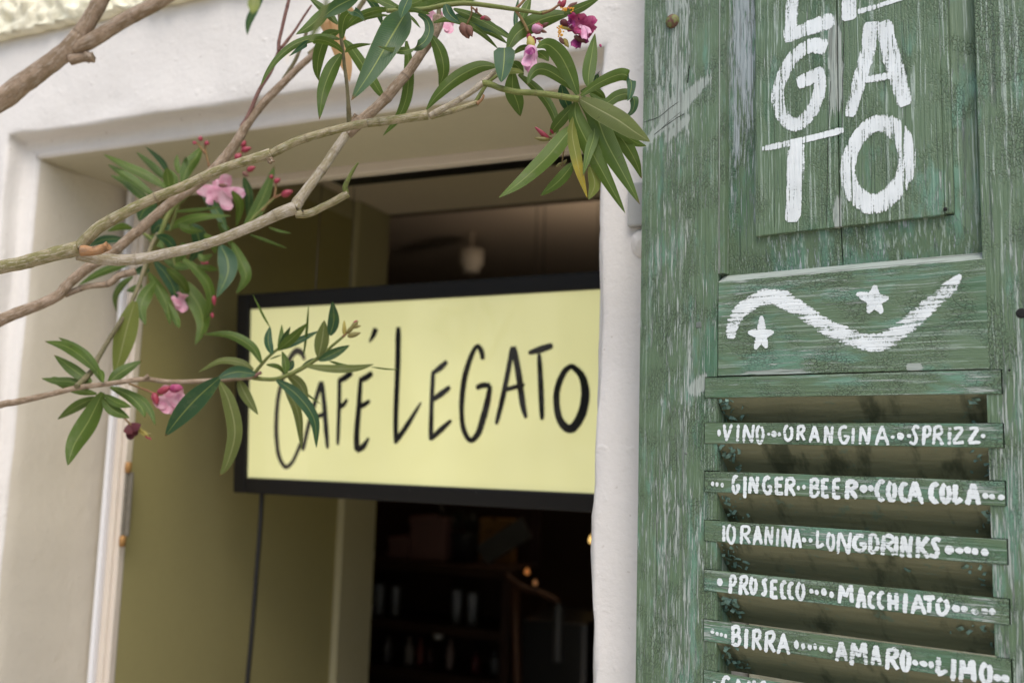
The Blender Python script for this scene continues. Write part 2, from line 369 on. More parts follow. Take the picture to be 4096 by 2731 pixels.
rnd = random.Random(21); M_sbk, M_slf = plain('shrub_bark', (.2, .15, .1)), plain('shrub_leaf', (.05, .085, .03), .5)
for sx_, sy_, ns_, nl_, wd_, lab in ((-2.7, -2.0, 13, 30, .5, 'thin leafy shrub out in the street, mirrored in the right half of the yellow sign'), (-4.3, -2.1, 30, 62, .5, 'dense leafy shrub out in the street, mirrored in the left half of the yellow sign')):  # the dense one is added out of view to darken the sign's left reflection
    sb = empty('street_shrub', (sx_, sy_, 0), 0, lab, 'shrub', 'shrubs in the street'); bs, bl = bmesh.new(), bmesh.new()
    for i in range(ns_):
        x, y = rnd.gauss(0, wd_), rnd.gauss(0, .3); x2, y2 = x + rnd.gauss(0, .25), y + rnd.gauss(0, .2); h_ = rnd.uniform(1.2, 2.6)
        lathe(bs, [(.016, 0), (.011, h_)], (x, y, 0), 6, (x2 - x, y2 - y, h_))
        for k in range(nl_):
            f = rnd.uniform(.12, 1.05); c = Vector((x + (x2 - x) * f, y + (y2 - y) * f, h_ * f)); a = rnd.uniform(0, 6.28); d = Vector((math.cos(a), math.sin(a), rnd.uniform(-.3, .9))).normalized(); n_ = d.orthogonal().normalized() * .014; L_ = rnd.uniform(.10, .18)
            bl.faces.new([bl.verts.new(p) for p in (c, c + d * L_ * .5 + n_, c + d * L_, c + d * L_ * .5 - n_)])
    tag(finish('stems', bs, M_sbk, sb), kind='stuff'); tag(finish('foliage', bl, M_slf, sb), kind='stuff')

# ================================================================== SHUTTER
HS = R(-12.04)
P0 = at('F', 2556 / 1.741497, 1700 / 1.741497, .95)
P0 = EYE + ray(2556, 1700) * .95
sR = Vector((math.cos(HS), math.sin(HS), 0)); sN = Vector((sR.y, -sR.x, 0))
sh = empty('window_shutter', P0, HS, 'weathered green louvred shutter with white painted cafe name and drinks list', 'shutter')
def sp(s, x, y, dy=0.):
    """traced point -> shutter plane coordinates (x, z) in metres; dy = distance in front of the face"""
    q = on_plane(s, x, y, P0 + sN * dy, sN) - P0
    return q.dot(sR), q.z

WL, LE, RE, WR = 0.0, .0835, .317, .400        # stile edges
S1T, PITCHS, SH = .0025, .0459, .0190         # first slat top, spacing, face height
slat_tops = [S1T - PITCHS * k for k in range(9)]
ZB, ZTOP = -.56, .86
M_stileL = paint_mat('paint_stile_hinge', 'v', .42, .5, 0, [(.038, .020, -.02, .27, .065), (.028, .026, .365, .075, .115), (.045, .03, .50, .08, .14), (.048, .0055, .330, .030, .40, -.915), (.014, .0035, .301, .020, .30, -.915), (.040, .003, .302, .016, .26, -.915), (.0655, .0055, .039, .011, .40, -.75)])
M_stileR = paint_mat('paint_stile_free', 'v', .32, .45, 0, [(.335, .02, -.1, .4, .04)], seed=2.3, ridges=1.)
M_panel = paint_mat('paint_panel', 'v', .30, .40, 0, [(.199, .007, .335, .045, .34), (.199, .004, .19, .02, .3)], .25, 5.1, 1.)
M_field = paint_mat('paint_panel_edge', 'v', .40, .75, 1., [(.106, .014, .42, .22, .14)], .8, 3.7, .9)
M_board = paint_mat('paint_board', 'h', .25, .6, 0, [(.2, .2, .1435, .0045, .5), (.262, .006, .0505, .003, .4), (.14, .03, .0495, .002, .3)], 1., 1.9, .6)
M_slat = paint_mat('paint_slat', 'h', .32, .55, 0, [(.31, .012, -.1, .3, .05)], 1.1, 4.4, .6)
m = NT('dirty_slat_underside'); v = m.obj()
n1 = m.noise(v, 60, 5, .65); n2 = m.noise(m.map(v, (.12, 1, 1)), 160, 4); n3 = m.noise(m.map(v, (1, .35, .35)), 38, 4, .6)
c = m.mix(n2, (.135, .138, .076), (.265, .265, .160)); c = m.mix(m.math('MULTIPLY', m.step(n3, .52, .68), .8), c, (.035, .045, .022)); c = m.mix(m.math('MULTIPLY', m.step(n1, .60, .68), .6), c, (.12, .2, .15))  # brown-olive base with darker and greenish noise blotches
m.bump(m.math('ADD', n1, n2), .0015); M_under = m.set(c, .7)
m = NT('rusty_iron'); v = m.obj(); M_rust = m.set(m.mix(m.step(m.noise(v, 190, 4), .46, .58), m.mix(m.noise(v, 500, 3), (.07, .03, .02), (.20, .10, .06)), (.15, .17, .05)), .7); m.bump(m.noise(v, 300, 4), .0012)
M_lead = plain('grey_nail', (.14, .16, .14), .6, .3, 200)
M_hole = plain('dark_hole', (.008, .008, .007), .9)

# left stile: front layer with housings cut for the slats, back layer plain
def stile(name, mat, inner, outer, sgn):
    bm = bmesh.new()
    ends = .0712 if sgn < 0 else .3282
    seq = []
    led = [(.0463, .0268)] + [(t, t - SH) for t in slat_tops]
    g = .0007
    ed = [(inner, ZTOP)]
    for t, b_ in led:
        if t < ZB + .03: break
        e = ends + g * (-1 if sgn < 0 else 1)
        ed += [(inner, t + g), (e, t + g + .0004 * random.uniform(-1, 1)), (e, b_ - g), (inner, b_ - g)]
    ed += [(inner, ZB)]
    pts = ed + [(outer, ZB), (outer, ZTOP)]
    if sgn < 0: pts = pts[::-1]
    # front layer, triangulated outline
    a = [bm.verts.new((x, 0, z)) for x, z in pts]; b2 = [bm.verts.new((x, .007, z)) for x, z in pts]
    f = bm.faces.new(a if sgn > 0 else a); n = len(pts)
    for i in range(n): bm.faces.new((a[i], b2[i], b2[(i + 1) % n], a[(i + 1) % n]))
    x0, x1 = (outer, inner) if sgn < 0 else (inner, outer)
    box(bm, x0 + .0002, x1 - .0002, .0072, .036, ZB, ZTOP)
    bmesh.ops.recalc_face_normals(bm, faces=bm.faces)
    bmesh.ops.triangulate(bm, faces=[f])
    return finish(name, bm, mat, sh)
stL = stile('stile', M_stileL, LE, WL, -1)
stR = stile('stile', M_stileR, RE, WR, 1)
# moulded edge strip beside the panel on the hinge stile
bm = bmesh.new()
prism(bm, [(.0838, .1475), (.0905, .1475), (.0925, ZTOP), (.0838, ZTOP)], .0008, .012)
finish('edge_moulding', bm, paint_mat('paint_moulding', 'v', .35, .3, 0, [(.0838, .0012, .3, .25, .35)], 1, 6., .2), sh)

# raised and fielded panel, two boards side by side with an open joint
pxl, pxr, pzb = .1215, .2885, .1802
jx = .2005
for left, xa, xb in ((True, pxl, jx - .0004), (False, jx + .0004, pxr)):
    bm = bmesh.new(); box(bm, xa, xb, .0008, .0125, pzb, ZTOP, .0009); finish('panel_plank', bm, M_panel, sh)
def margin(pts):
    """one sloped border of the fielded panel, a thin wedge with its own thickness"""
    bm = bmesh.new(); a = [bm.verts.new(p) for p in pts]; b_ = [bm.verts.new((x, y + .004, z)) for x, y, z in pts]
    bm.faces.new(a); bm.faces.new(b_[::-1]); n = len(pts)
    for i in range(n): bm.faces.new((a[i], b_[i], b_[(i + 1) % n], a[(i + 1) % n]))
    bmesh.ops.recalc_face_normals(bm, faces=bm.faces)
    return finish('panel_border', bm, M_field, sh)
ox, oz, orx, fy, oy = .0835, .1460, .3185, .0055, .0100
margin([(ox, oy, oz), (pxl - .0001, fy, pzb), (pxl - .0001, fy, ZTOP), (ox, oy, ZTOP)])
margin([(ox, oy, oz), (jx - .0005, oy, oz), (jx - .0005, fy, pzb), (pxl - .0001, fy, pzb)])
margin([(jx + .0005, oy, oz), (orx, oy, oz), (pxr + .0075, fy, pzb), (jx + .0005, fy, pzb)])
margin([(pxr + .0075, fy, pzb), (orx, oy, oz), (orx, oy, ZTOP), (pxr + .0075, fy, ZTOP)])
bm = bmesh.new(); box(bm, .2885, .2958, .0014, .012, pzb + .001, ZTOP, .0012); finish('panel_edge', bm, M_panel, sh)
bm = bmesh.new(); box(bm, .06, .34, .0135, .03, .10, ZTOP); finish('panel_backing', bm, M_hole, sh)

# plain board with the wave, bevelled weathered top edge
bm = bmesh.new()
yz = [(.0, .0475), (.0, .1385), (.010, .1462), (.030, .1462), (.030, .0475)]
a = [bm.verts.new((.0846, y - .0006, z)) for y, z in yz]; b = [bm.verts.new((.3192, y - .0006, z)) for y, z in yz]
a[2].co.x += .002
bm.faces.new(a[::-1]); bm.faces.new(b)
for i in range(5): bm.faces.new((a[i], b[i], b[(i + 1) % 5], a[(i + 1) % 5]))
bmesh.ops.recalc_face_normals(bm, faces=bm.faces)
bd = finish('wave_board', bm, M_board, sh)

def slat(top, h, name, d=.033, s=.93, seed=0):
    bm = bmesh.new(); x0, x1 = .0715, .3279; n = 14
    rnd = random.Random(seed)
    sec = [(0, top), (0, top - h), (.0012, top - h - .0006), (d, top - h - d * s), (d, top - d * s), (.0015, top)]
    rings = []
    for i in range(n + 1):
        x = x0 + (x1 - x0) * i / n
        wz = noise.noise(Vector((x * 14, top * 50, seed))) * .00055; wy = noise.noise(Vector((x * 10, top * 31, 9 + seed))) * .0004
        row = []
        for k, (y, z) in enumerate(sec):
            xx = x
            if k in (3, 4): xx = min(max(x, LE + .0005), RE - .0005)
            row.append(bm.verts.new((xx, y - .0012 + wy, z + wz)))
        rings.append(row)
    for p, q in zip(rings, rings[1:]):
        for k in range(6):
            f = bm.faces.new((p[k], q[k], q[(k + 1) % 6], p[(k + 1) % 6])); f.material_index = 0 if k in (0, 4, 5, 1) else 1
    bm.faces.new(rings[0][::-1]); bm.faces.new(rings[-1])
    bmesh.ops.recalc_face_normals(bm, faces=bm.faces)
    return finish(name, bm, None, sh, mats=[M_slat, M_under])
ledge = slat(.0462, .019, 'slat', seed=1)
slats = [slat(t, SH, 'slat', seed=2 + i) for i, t in enumerate(slat_tops)]
bm = bmesh.new(); box(bm, .0838, .3168, .001, .034, ZB, slat_tops[-1] - SH - .03, .001); finish('bottom_rail', bm, M_board, sh)
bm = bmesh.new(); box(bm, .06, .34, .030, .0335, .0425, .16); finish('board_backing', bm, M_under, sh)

# paint flakes curling in the corners under the slats
rnd = random.Random(5)
m = NT('paint_flake'); v = m.obj(); M_flake = m.set(m.mix(m.noise(v, 300, 2), (.06, .10, .075), (.20, .34, .27)), .6)
bm = bmesh.new()
for t in [.0462] + slat_tops[:7]:
    for k in range(30):
        corner = rnd.random() < .98
        y = rnd.uniform(.002, .026)
        x = LE + abs(rnd.gauss(0, .010)) + .001 if corner else rnd.uniform(LE, RE)
        if corner and rnd.random() < .25: x = RE - abs(rnd.gauss(0, .012)) - .001
        if not corner: y = rnd.gauss(.014, .004)
        z = t - SH - y * .93 - .0008
        s = rnd.uniform(.0010, .0036) * (1 if corner else .7)
        q = Matrix.Rotation(rnd.uniform(0, 6.3), 3, 'Y') @ Matrix.Rotation(rnd.uniform(-.9, .9), 3, 'X') @ Matrix.Rotation(rnd.uniform(-1, 1), 3, 'Z')
        pts = []
        for i in range(4):
            u = i / 3; cu = math.sin(u * 2.2) * s * .8
            for e in (-.5, .5): pts.append(bm.verts.new(Vector((x, y, z)) + q @ Vector(((u - .5) * s * 2.4, -cu, e * s * rnd.uniform(.7, 1.2)))))
        for i in range(3): bm.faces.new((pts[2 * i], pts[2 * i + 1], pts[2 * i + 3], pts[2 * i + 2]))
tag(finish('paint_flakes', bm, M_flake, sh), kind='stuff')

# bolt, nails, holes
def knob(s, x, y, rad, name, mat, sq=False, h=.5):
    px_, pz_ = sp(s, x, y); bm = bmesh.new()
    if sq: box(bm, px_ - rad, px_ + rad, -.0007, .002, pz_ - rad, pz_ + rad, rad * .25)
    else: lathe(bm, [(rad * .96, -.001), (rad, .0), (rad * .93, rad * h * .45), (rad * .7, rad * h * .8), (rad * .35, rad * h), (0.0001, rad * h * 1.02)], (px_, 0, pz_), 18, (0, -1, 0))
    return finish(name, bm, mat, sh, not sq)
knob('A', 280, 128, .0075, 'bolt_head', M_rust, h=.75)
knob('B', 435, 588, .0028, 'nail_head', M_lead, True)
knob('A', 1888, 1232, .0016, 'nail_head', M_hole)
knob('B', 2337, 520, .0042, 'bolt_hole', M_hole, h=.15)
knob('B', 2266, 855, .0010, 'nail_head', M_hole, h=.2)
knob('C', 360, 215, .0013, 'nail_head', M_lead)

# ---- brush strokes
CRACKS = [('A', [(1285, -20), (1291, 200), (1283, 480), (1281, 760)], 3.5, 'panel'), ('A', [(1212, 480), (1198, 800), (1192, 1100), (1188, 1330)], 3.5, 'panel'), ('A', [(1640, 120), (1655, 420), (1650, 900)], 2., 'panel'), ('A', [(1010, 780), (1018, 1100), (1012, 1350)], 2., 'panel'), ('A', [(1448, 700), (1455, 980), (1450, 1240)], 2., 'panel'), ('A', [(880, 640), (884, 980), (882, 1340)], 2., 'panel'),
          ('A', [(380, 385), (374, 440), (368, 492)], 8, 's'), ('A', [(112, 722), (200, 690), (262, 640), (318, 600)], 5, 's'), ('A', [(172, 795), (240, 742), (300, 700), (350, 672)], 5, 's'), ('A', [(205, 770), (262, 715), (330, 660)], 3, 's'), ('C', [(300, 60), (306, 400), (300, 700)], 2., 's'), ('C', [(180, 300), (186, 760), (180, 1200)], 2., 's')]
def stroke(bm, pts, wd, yoff, closed=False, rag=.06, cap=True, seed=0):
    """pts: list of (x,z) metres; wd: full widths (one or per point). A thin ribbon of paint just off the face."""
    P = [Vector((x, 0, z)) for x, z in pts]; N = len(P); per = 8
    W_ = list(wd) if isinstance(wd, (list, tuple)) else [wd] * N
    if closed:
        E_ = P[-2:] + P + P[:3]; C = catmull(E_, per)[2 * per:(2 + N) * per]; W_ = W_ + W_[:1]
    else: C = catmull(P, per)
    L = len(C); rnd = random.Random(seed); lft, rgt = [], []; ly = bm.loops.layers.uv.verify()
    for i, c in enumerate(C):
        t = (C[(i + 1) % L] - C[i - 1]) if closed else (C[min(i + 1, L - 1)] - C[max(i - 1, 0)])
        t = t.normalized() if t.length > 1e-9 else Vector((1, 0, 0)); n = Vector((-t.z, 0, t.x))
        f = i / per if (N > 2 or closed) else i / (L - 1) * (N - 1); k = min(int(f), len(W_) - 2); f -= k
        ww = (W_[k] * (1 - f) + W_[k + 1] * f) / 2
        if cap and not closed:
            e = min(i, L - 1 - i); ww *= .66 if e == 0 else .92 if e == 1 else 1
        o = Vector((0, yoff, 0))
        lft.append(bm.verts.new(c + n * ww * (1 + rnd.gauss(0, rag)) + o)); rgt.append(bm.verts.new(c - n * ww * (1 + rnd.gauss(0, rag)) + o))
    for i in range(L if closed else L - 1):
        j = (i + 1) % L; f = bm.faces.new((lft[i], rgt[i], rgt[j], lft[j]))
        for lp, u in zip(f.loops, (-1, 1, 1, -1)): lp[ly].uv = (u, i / L)
def blob(bm, x, z, rx, rz, yoff, seed):
    rnd = random.Random(seed); n = 12
    vs_ = [bm.verts.new((x + rx * math.cos(6.2832 * i / n) * rnd.uniform(.86, 1.1), yoff, z + rz * math.sin(6.2832 * i / n) * rnd.uniform(.86, 1.1))) for i in range(n)]
    f = bm.faces.new(vs_); bm.loops.layers.uv.verify()
C_v = chalk_mat('white_brush_paint_upright', 'v', .36); C_h = chalk_mat('white_brush_paint', 'h', .34); C_hw = chalk_mat('white_dry_brush_paint', 'h', .72)
PPM = lambda s: SYS[s][2]

# cafe name down the panel (traced on crop A)
def pan(strokes, name, parent, mat, s='A', dy=.0008, k=1.0):
    bm = bmesh.new(); yo = dy - .00025
    for i, (pts, wd, cl) in enumerate(strokes):
        Q = [sp(s, x, y, -dy) for x, y in pts]
        mpp = .678571 * .82 / FPX / 1.0
        sc = 1.13
        ww = [a * mpp * sc for a in wd] if isinstance(wd, (list, tuple)) else wd * mpp * sc
        stroke(bm, Q, ww, yo - .00003 * i, cl, .035, seed=i + len(name))
    return finish(name, bm, mat, parent)
bm = bmesh.new()
for i_, (s_, p_, w_, k_) in enumerate(CRACKS):
    off = .0008 if k_ == 'panel' else 0.
    stroke(bm, [sp(s_, x, y, -off) for x, y in p_], [w_ * .678571 * .82 / FPX] * len(p_), off - .00012, False, .3, seed=i_)
finish('wood_cracks', bm, M_hole, sh)['kind'] = 'stuff'
letters = [
    ([(1022, -340), (1005, -120), (985, 60), (968, 250)], [70, 80, 80, 70], False), ([(950, 222), (1090, 165), (1235, 118)], [70, 95, 100], False),
    ([(1330, -350), (1328, -150), (1325, 0), (1322, 122)], [80, 88, 88, 86], False), ([(1350, -150), (1480, -185), (1600, -215)], [40, 36, 30], False), ([(1350, -335), (1500, -375), (1650, -415)], [44, 38, 32], False), ([(1365, 75), (1500, 35), (1640, -12), (1745, -50)], [34, 30, 26, 24], False),
    ([(1190, 283), (1095, 272), (1000, 335), (935, 440), (900, 560), (920, 665), (975, 728), (1030, 728), (1095, 665), (1135, 575), (1150, 490), (1135, 400)], [95, 90, 88, 80, 76, 78, 80, 84, 84, 78, 72, 60], False),
    ([(1015, 490), (1090, 462), (1165, 425)], [78, 90, 78], False),
    ([(1462, 130), (1432, 300), (1382, 480), (1325, 690)], [110, 85, 80, 66], False), ([(1515, 130), (1560, 300), (1612, 470), (1655, 625)], [100, 95, 90, 84], False), ([(1405, 475), (1500, 460), (1590, 440)], [38, 44, 36], False),
    ([(810, 878), (960, 848), (1130, 808), (1290, 768)], [34, 42, 36, 42], False), ([(1015, 845), (1008, 1000), (1000, 1150), (985, 1310)], [100, 104, 100, 92], False),
    ([(1460, 738), (1375, 820), (1325, 930), (1315, 1040), (1350, 1135), (1425, 1195), (1505, 1195), (1585, 1130), (1650, 1030), (1665, 900), (1620, 795), (1545, 735)], [95, 88, 84, 86, 96, 112, 112, 104, 92, 92, 98, 104], True)]
pan(letters, 'painted_lettering', sh, C_v)
def star(cx, cy, tips, wd): return [([(cx, cy), ((cx + x) / 2, (cy + y) / 2), (x, y)], [wd, wd * .85, wd * .35], False) for x, y in tips]
wave = [([(622, 668), (640, 575), (700, 492), (800, 432), (900, 425), (970, 460), (1060, 522), (1180, 595), (1300, 652), (1430, 692), (1530, 684), (1625, 625), (1720, 540), (1820, 450), (1920, 365), (1978, 292)], [62, 85, 95, 100, 105, 102, 95, 92, 98, 98, 98, 96, 90, 85, 78, 22], False)]
pan(wave, 'painted_wave', bd, C_hw, 'B', -.0006)
pan(star(1465, 440, [(1476, 355), (1555, 430), (1515, 520), (1435, 520), (1365, 405)], 62), 'painted_star', bd, C_h, 'B', -.0006)
pan(star(805, 640, [(806, 535), (878, 632), (835, 725), (768, 732), (726, 632)], 56), 'painted_star', bd, C_h, 'B', -.0006)

# capital letters as strokes in a unit box
def arc(cx, cy, rx, ry, a0, a1, n=7): return [(cx + rx * math.cos(R(a0 + (a1 - a0) * i / n)), cy + ry * math.sin(R(a0 + (a1 - a0) * i / n))) for i in range(n + 1)]
GL = dict(
    A=[[(.0, 0), (.25, .5), (.5, 1)], [(.5, 1), (.75, .5), (1, 0)], [(.2, .36), (.8, .38)]],
    B=[[(.1, 0), (.12, .5), (.15, 1)], [(.12, .95), (.7, .95), (.85, .75), (.6, .55), (.15, .52)], [(.2, .52), (.75, .48), (.95, .25), (.65, .05), (.1, .05)]],
    C=[arc(.6, .5, .55, .48, 50, 305, 8)],
    D=[[(.12, 0), (.15, .5), (.18, 1)], [(.15, .95), (.65, .92), (.95, .55), (.7, .12), (.1, .04)]],
    E=[[(.15, 0), (.15, .5), (.17, 1)], [(.15, .95), (.95, .97)], [(.15, .52), (.8, .54)], [(.12, .05), (.95, .06)]],
    G=[arc(.58, .5, .55, .48, 55, 330, 8), [(.55, .42), (1, .42), (.95, .15)]],
    H=[[(.12, 0), (.12, 1)], [(.88, 0), (.88, 1)], [(.1, .45), (.9, .45)]],
    I=[[(.35, 0), (.5, .5), (.65, 1)]],
    K=[[(.12, 0), (.15, .5), (.18, 1)], [(.95, .98), (.5, .65), (.2, .5)], [(.3, .55), (.65, .28), (1, 0)]],
    L=[[(.25, 1), (.22, .5), (.12, .06)], [(.08, .05), (.5, .1), (1, .28)]],
    M=[[(.05, 0), (.1, .5), (.15, 1)], [(.15, .98), (.5, .35)], [(.5, .35), (.85, .98)], [(.88, 1), (.9, .5), (.95, 0)]],
    N=[[(.08, 0), (.12, .5), (.2, 1)], [(.2, 1), (.5, .5), (.8, 0)], [(.8, 0), (.88, .5), (.95, 1)]],
    O=[arc(.5, .5, .44, .48, 90, 420, 10)],
    P=[[(.1, 0), (.15, .5), (.2, 1)], [(.18, .95), (.75, .95), (.92, .72), (.65, .5), (.18, .48)]],
    R=[[(.08, 0), (.14, .5), (.2, 1)], [(.18, .95), (.75, .95), (.9, .75), (.65, .55), (.18, .5)], [(.4, .5), (.68, .28), (.98, 0)]],
    S=[[(.95, .9), (.65, 1), (.4, .85), (.55, .58), (.72, .3), (.5, .06), (.05, .14)]],
    T=[[(0, .92), (.5, .95), (1, .98)], [(.5, .95), (.5, .5), (.48, 0)]],
    V=[[(.02, 1), (.12, .5), (.28, 0)], [(.95, 1), (.6, .5), (.28, 0)]],
    Z=[[(.1, .94), (.5, 1), (.95, .96)], [(.95, .95), (.5, .5), (.05, .08)], [(.02, .05), (.5, .04), (1, .08)]],
    F=[[(.12, 0), (.15, 1)], [(.15, .95), (.95, .95)], [(.15, .5), (.8, .52)]])
def word(s, items, wpx, bm, seed):
    mpp = SYS[s][2] * .84 / FPX
    for k, it in enumerate(items):
        yo = -.0018 - .00002 * (seed * 3 % 7) - .00002 * k
        if it[0] == '.':
            _, x, y, rx, ry = it if len(it) == 5 else (*it, it[-1])
            X, Z = sp(s, x, y, .0016); blob(bm, X, Z, rx * mpp * 1.0, ry * mpp * .95, yo, seed * 50 + k)
            continue
        ch, x0, x1, yt, yb = it; wf = wpx / 2
        rnd = random.Random(seed * 100 + k)
        for j, st in enumerate(GL[ch]):
            Q = []
            for u, v_ in st:
                u += rnd.uniform(-.03, .03); v_ += rnd.uniform(-.02, .02)
                Q.append(sp(s, x0 + wf + (x1 - x0 - 2 * wf) * u, yb - wf * .7 + (yt - yb + 1.4 * wf) * v_, .0016))
            if len(Q) == 2: Q = [Q[0], ((Q[0][0] + Q[1][0]) / 2, (Q[0][1] + Q[1][1]) / 2), Q[1]]
            w0 = wpx * mpp * 1.08
            stroke(bm, Q, [w0 * rnd.uniform(.85, 1.12) for _ in Q], yo - .000004 * j, False, .06, seed=seed * 1000 + k * 10 + j)
D = '.'
rows_ = [
    [('U1', 50, [(D, 300, 195, 33, 62), ('V', 355, 535, 50, 345), ('I', 545, 645, 50, 370), ('N', 650, 872, 52, 372), ('O', 862, 1022, 62, 378), (D, 1080, 218, 27), (D, 1162, 215, 48, 58), (D, 1245, 220, 32, 38), ('O', 1292, 1480, 66, 335), ('R', 1500, 1668, 66, 330), ('A', 1700, 1890, 75, 366), ('N', 1925, 2112, 72, 378), ('G', 2160, 2345, 75, 380)]),
     ('U2', 42, [('I', 5, 80, 90, 332), ('N', 100, 297, 75, 337), ('A', 335, 535, 62, 350), (D, 578, 228, 25), (D, 682, 216, 45, 52), (D, 800, 212, 28), ('S', 775, 962, 72, 345), ('P', 962, 1115, 70, 352), ('R', 1100, 1275, 68, 345), ('I', 1310, 1382, 90, 348), ('Z', 1368, 1556, 88, 328), ('Z', 1578, 1760, 88, 322), (D, 1735, 300, 26, 22), (D, 1800, 212, 27)])],
    [('U1', 58, [(D, 200, 995, 31, 42), (D, 268, 1005, 31, 42), (D, 352, 1015, 30, 44), ('G', 485, 630, 852, 1160), ('I', 668, 745, 858, 1232), ('N', 742, 945, 862, 1170), ('G', 968, 1140, 872, 1170), ('E', 1150, 1345, 878, 1185), ('R', 1315, 1515, 880, 1205), (D, 1545, 1060, 28, 40), (D, 1632, 1045, 28, 44), ('B', 1705, 1890, 893, 1220), ('E', 1880, 2058, 898, 1230), ('E', 2058, 2238, 903, 1240)]),
     ('U2', 62, [('R', -85, 122, 792, 1085), (D, 185, 925, 52, 56), (D, 282, 918, 38, 46), ('C', 326, 495, 806, 1098), ('O', 480, 645, 812, 1100), ('C', 650, 805, 832, 1106), ('A', 765, 1000, 812, 1125), ('C', 1060, 1220, 836, 1128), ('O', 1205, 1382, 846, 1130), ('L', 1372, 1540, 840, 1150), ('A', 1555, 1778, 838, 1158), (D, 1830, 1018, 38), (D, 1920, 1028, 37), (D, 2045, 1040, 40)])],
    [('U3', 52, [('I', 345, 405, 140, 425), ('O', 395, 578, 128, 455), ('R', 605, 815, 145, 462), ('A', 820, 990, 148, 478), ('N', 998, 1172, 155, 482), ('I', 1175, 1262, 190, 512), ('N', 1262, 1450, 178, 512), ('A', 1440, 1605, 198, 528), (D, 1635, 385, 38, 44), (D, 1735, 390, 34, 40), ('L', 1795, 1968, 222, 532), ('O', 1970, 2130, 252, 562), ('N', 2125, 2400, 250, 625)]),
     ('U4', 55, [('G', 22, 220, 238, 482), ('D', 220, 402, 228, 508), ('R', 385, 610, 238, 532), ('I', 565, 645, 248, 535), ('N', 640, 835, 248, 572), ('K', 840, 1055, 262, 578), ('S', 1000, 1215, 290, 565), (D, 1300, 450, 56), (D, 1430, 458, 47, 40), (D, 1540, 455, 44), (D, 1635, 470, 40, 44), (D, 1762, 482, 47)])],
    [('U3', 58, [(D, 312, 1040, 56, 68), ('P', 435, 595, 922, 1245), ('R', 592, 780, 932, 1265), ('O', 762, 915, 955, 1245), ('S', 935, 1085, 985, 1272), ('E', 1080, 1255, 998, 1315), ('C', 1248, 1378, 1015, 1315), ('C', 1365, 1498, 1035, 1325), ('O', 1488, 1668, 1035, 1335), (D, 1752, 1188, 35, 42), (D, 1832, 1205, 35, 42), (D, 1945, 1198, 44, 66), (D, 2068, 1240, 38, 54)]),
     ('U6', 46, [('M', 140, 350, 98, 340), ('A', 362, 498, 128, 398), ('C', 498, 608, 190, 395), ('C', 610, 715, 182, 395), ('H', 725, 882, 186, 425), ('I', 908, 992, 200, 455), ('A', 1005, 1202, 212, 470), ('T', 1145, 1322, 238, 455), ('O', 1300, 1478, 256, 480), (D, 1550, 388, 43), (D, 1645, 392, 34, 38), (D, 1768, 427, 38, 33), (D, 1888, 418, 35, 38), (D, 1977, 425, 33, 38)])],
    [('U5', 58, [(D, 198, 755, 35, 48), (D, 270, 790, 29, 35), (D, 337, 805, 29, 35), (D, 405, 828, 27, 37), ('B', 470, 665, 650, 995), ('I', 680, 775, 692, 1048), ('R', 795, 985, 706, 1060), ('R', 995, 1205, 736, 1098), ('A', 1195, 1425, 766, 1130), (D, 1512, 960, 42, 72), (D, 1620, 985, 34, 52), (D, 1725, 998, 34, 50), (D, 1808, 990, 29, 54), (D, 1912, 1022, 40, 54), (D, 2042, 1045, 42, 54)]),
     ('U6', 52, [('A', 108, 282, 770, 1025), ('M', 280, 520, 775, 1075), ('A', 530, 675, 810, 1075), ('R', 698, 892, 846, 1130), ('O', 880, 1025, 870, 1140), (D, 1065, 1030, 33), (D, 1165, 1042, 44, 33), (D, 1255, 1052, 30, 42), ('L', 1288, 1465, 950, 1186), ('I', 1468, 1568, 966, 1260), ('M', 1570, 1792, 976, 1270), ('O', 1818, 1990, 1016, 1296), (D, 2040, 1208, 40), (D, 2132, 1216, 42)])],
    [('U5', 56, [(D, 225, 1578, 34, 44), ('C', 318, 495, 1450, 1765), ('A', 530, 680, 1482, 1790), ('M', 722, 900, 1500, 1810), ('P', 918, 1060, 1530, 1830)])]]
for i, r_ in enumerate(rows_):
    bm = bmesh.new()
    for s, wpx, items in r_: word(s, items, wpx, bm, i * 2 + (s in ('U2', 'U4', 'U6')))
    if i == 1:      # the long tail of one A runs over the edge
        stroke(bm, [sp('U2', x, y, .0016) for x, y in ((930, 1000), (955, 1070), (985, 1130))], [.004, .0035, .0022], -.0021, False, .05)
    finish('painted_lettering', bm, C_h, slats[i])

# ================================================================== HANGING SIGN
GS = R(-3.41); TILT = R(3.7)
gR = Vector((math.cos(GS), math.sin(GS), 0)); gN0 = Vector((gR.y, -gR.x, 0))
gU = (Vector((0, 0, 1)) * math.cos(TILT) + gN0 * math.sin(TILT)).normalized(); gN = gR.cross(gU).normalized()
if gN.dot(FWD) > 0: gN = -gN
d0 = ray(947, 1178); G0 = EYE + d0 * (1.315 / d0.y)          # top left corner of the sign
def sgn_(s, x, y, dy=0.):
    q = on_plane(s, x, y, G0 + gN * dy, gN) - G0
    return q.dot(gR), q.dot(gU)
sg = bpy.data.objects.new('hanging_sign', None); COL.objects.link(sg); sg.empty_display_size = .05
mw = Matrix.Identity(4)
for i in range(3): mw[i][0] = gR[i]; mw[i][1] = -gN[i]; mw[i][2] = gU[i]; mw[i][3] = G0[i]
sg.matrix_world = mw
tag(sg, 'yellow light-box sign with black frame and brush lettering hanging in the doorway', 'sign')
xL = 0.0; xR_ = .92
zb = sgn_('F', 930 / 1.741497, 1979 / 1.741497)[1]
zb2 = sgn_('F', 2367 / 1.741497, 2039 / 1.741497)[1]
zt2 = sgn_('F', 2400 / 1.741497, 1074 / 1.741497)[1]
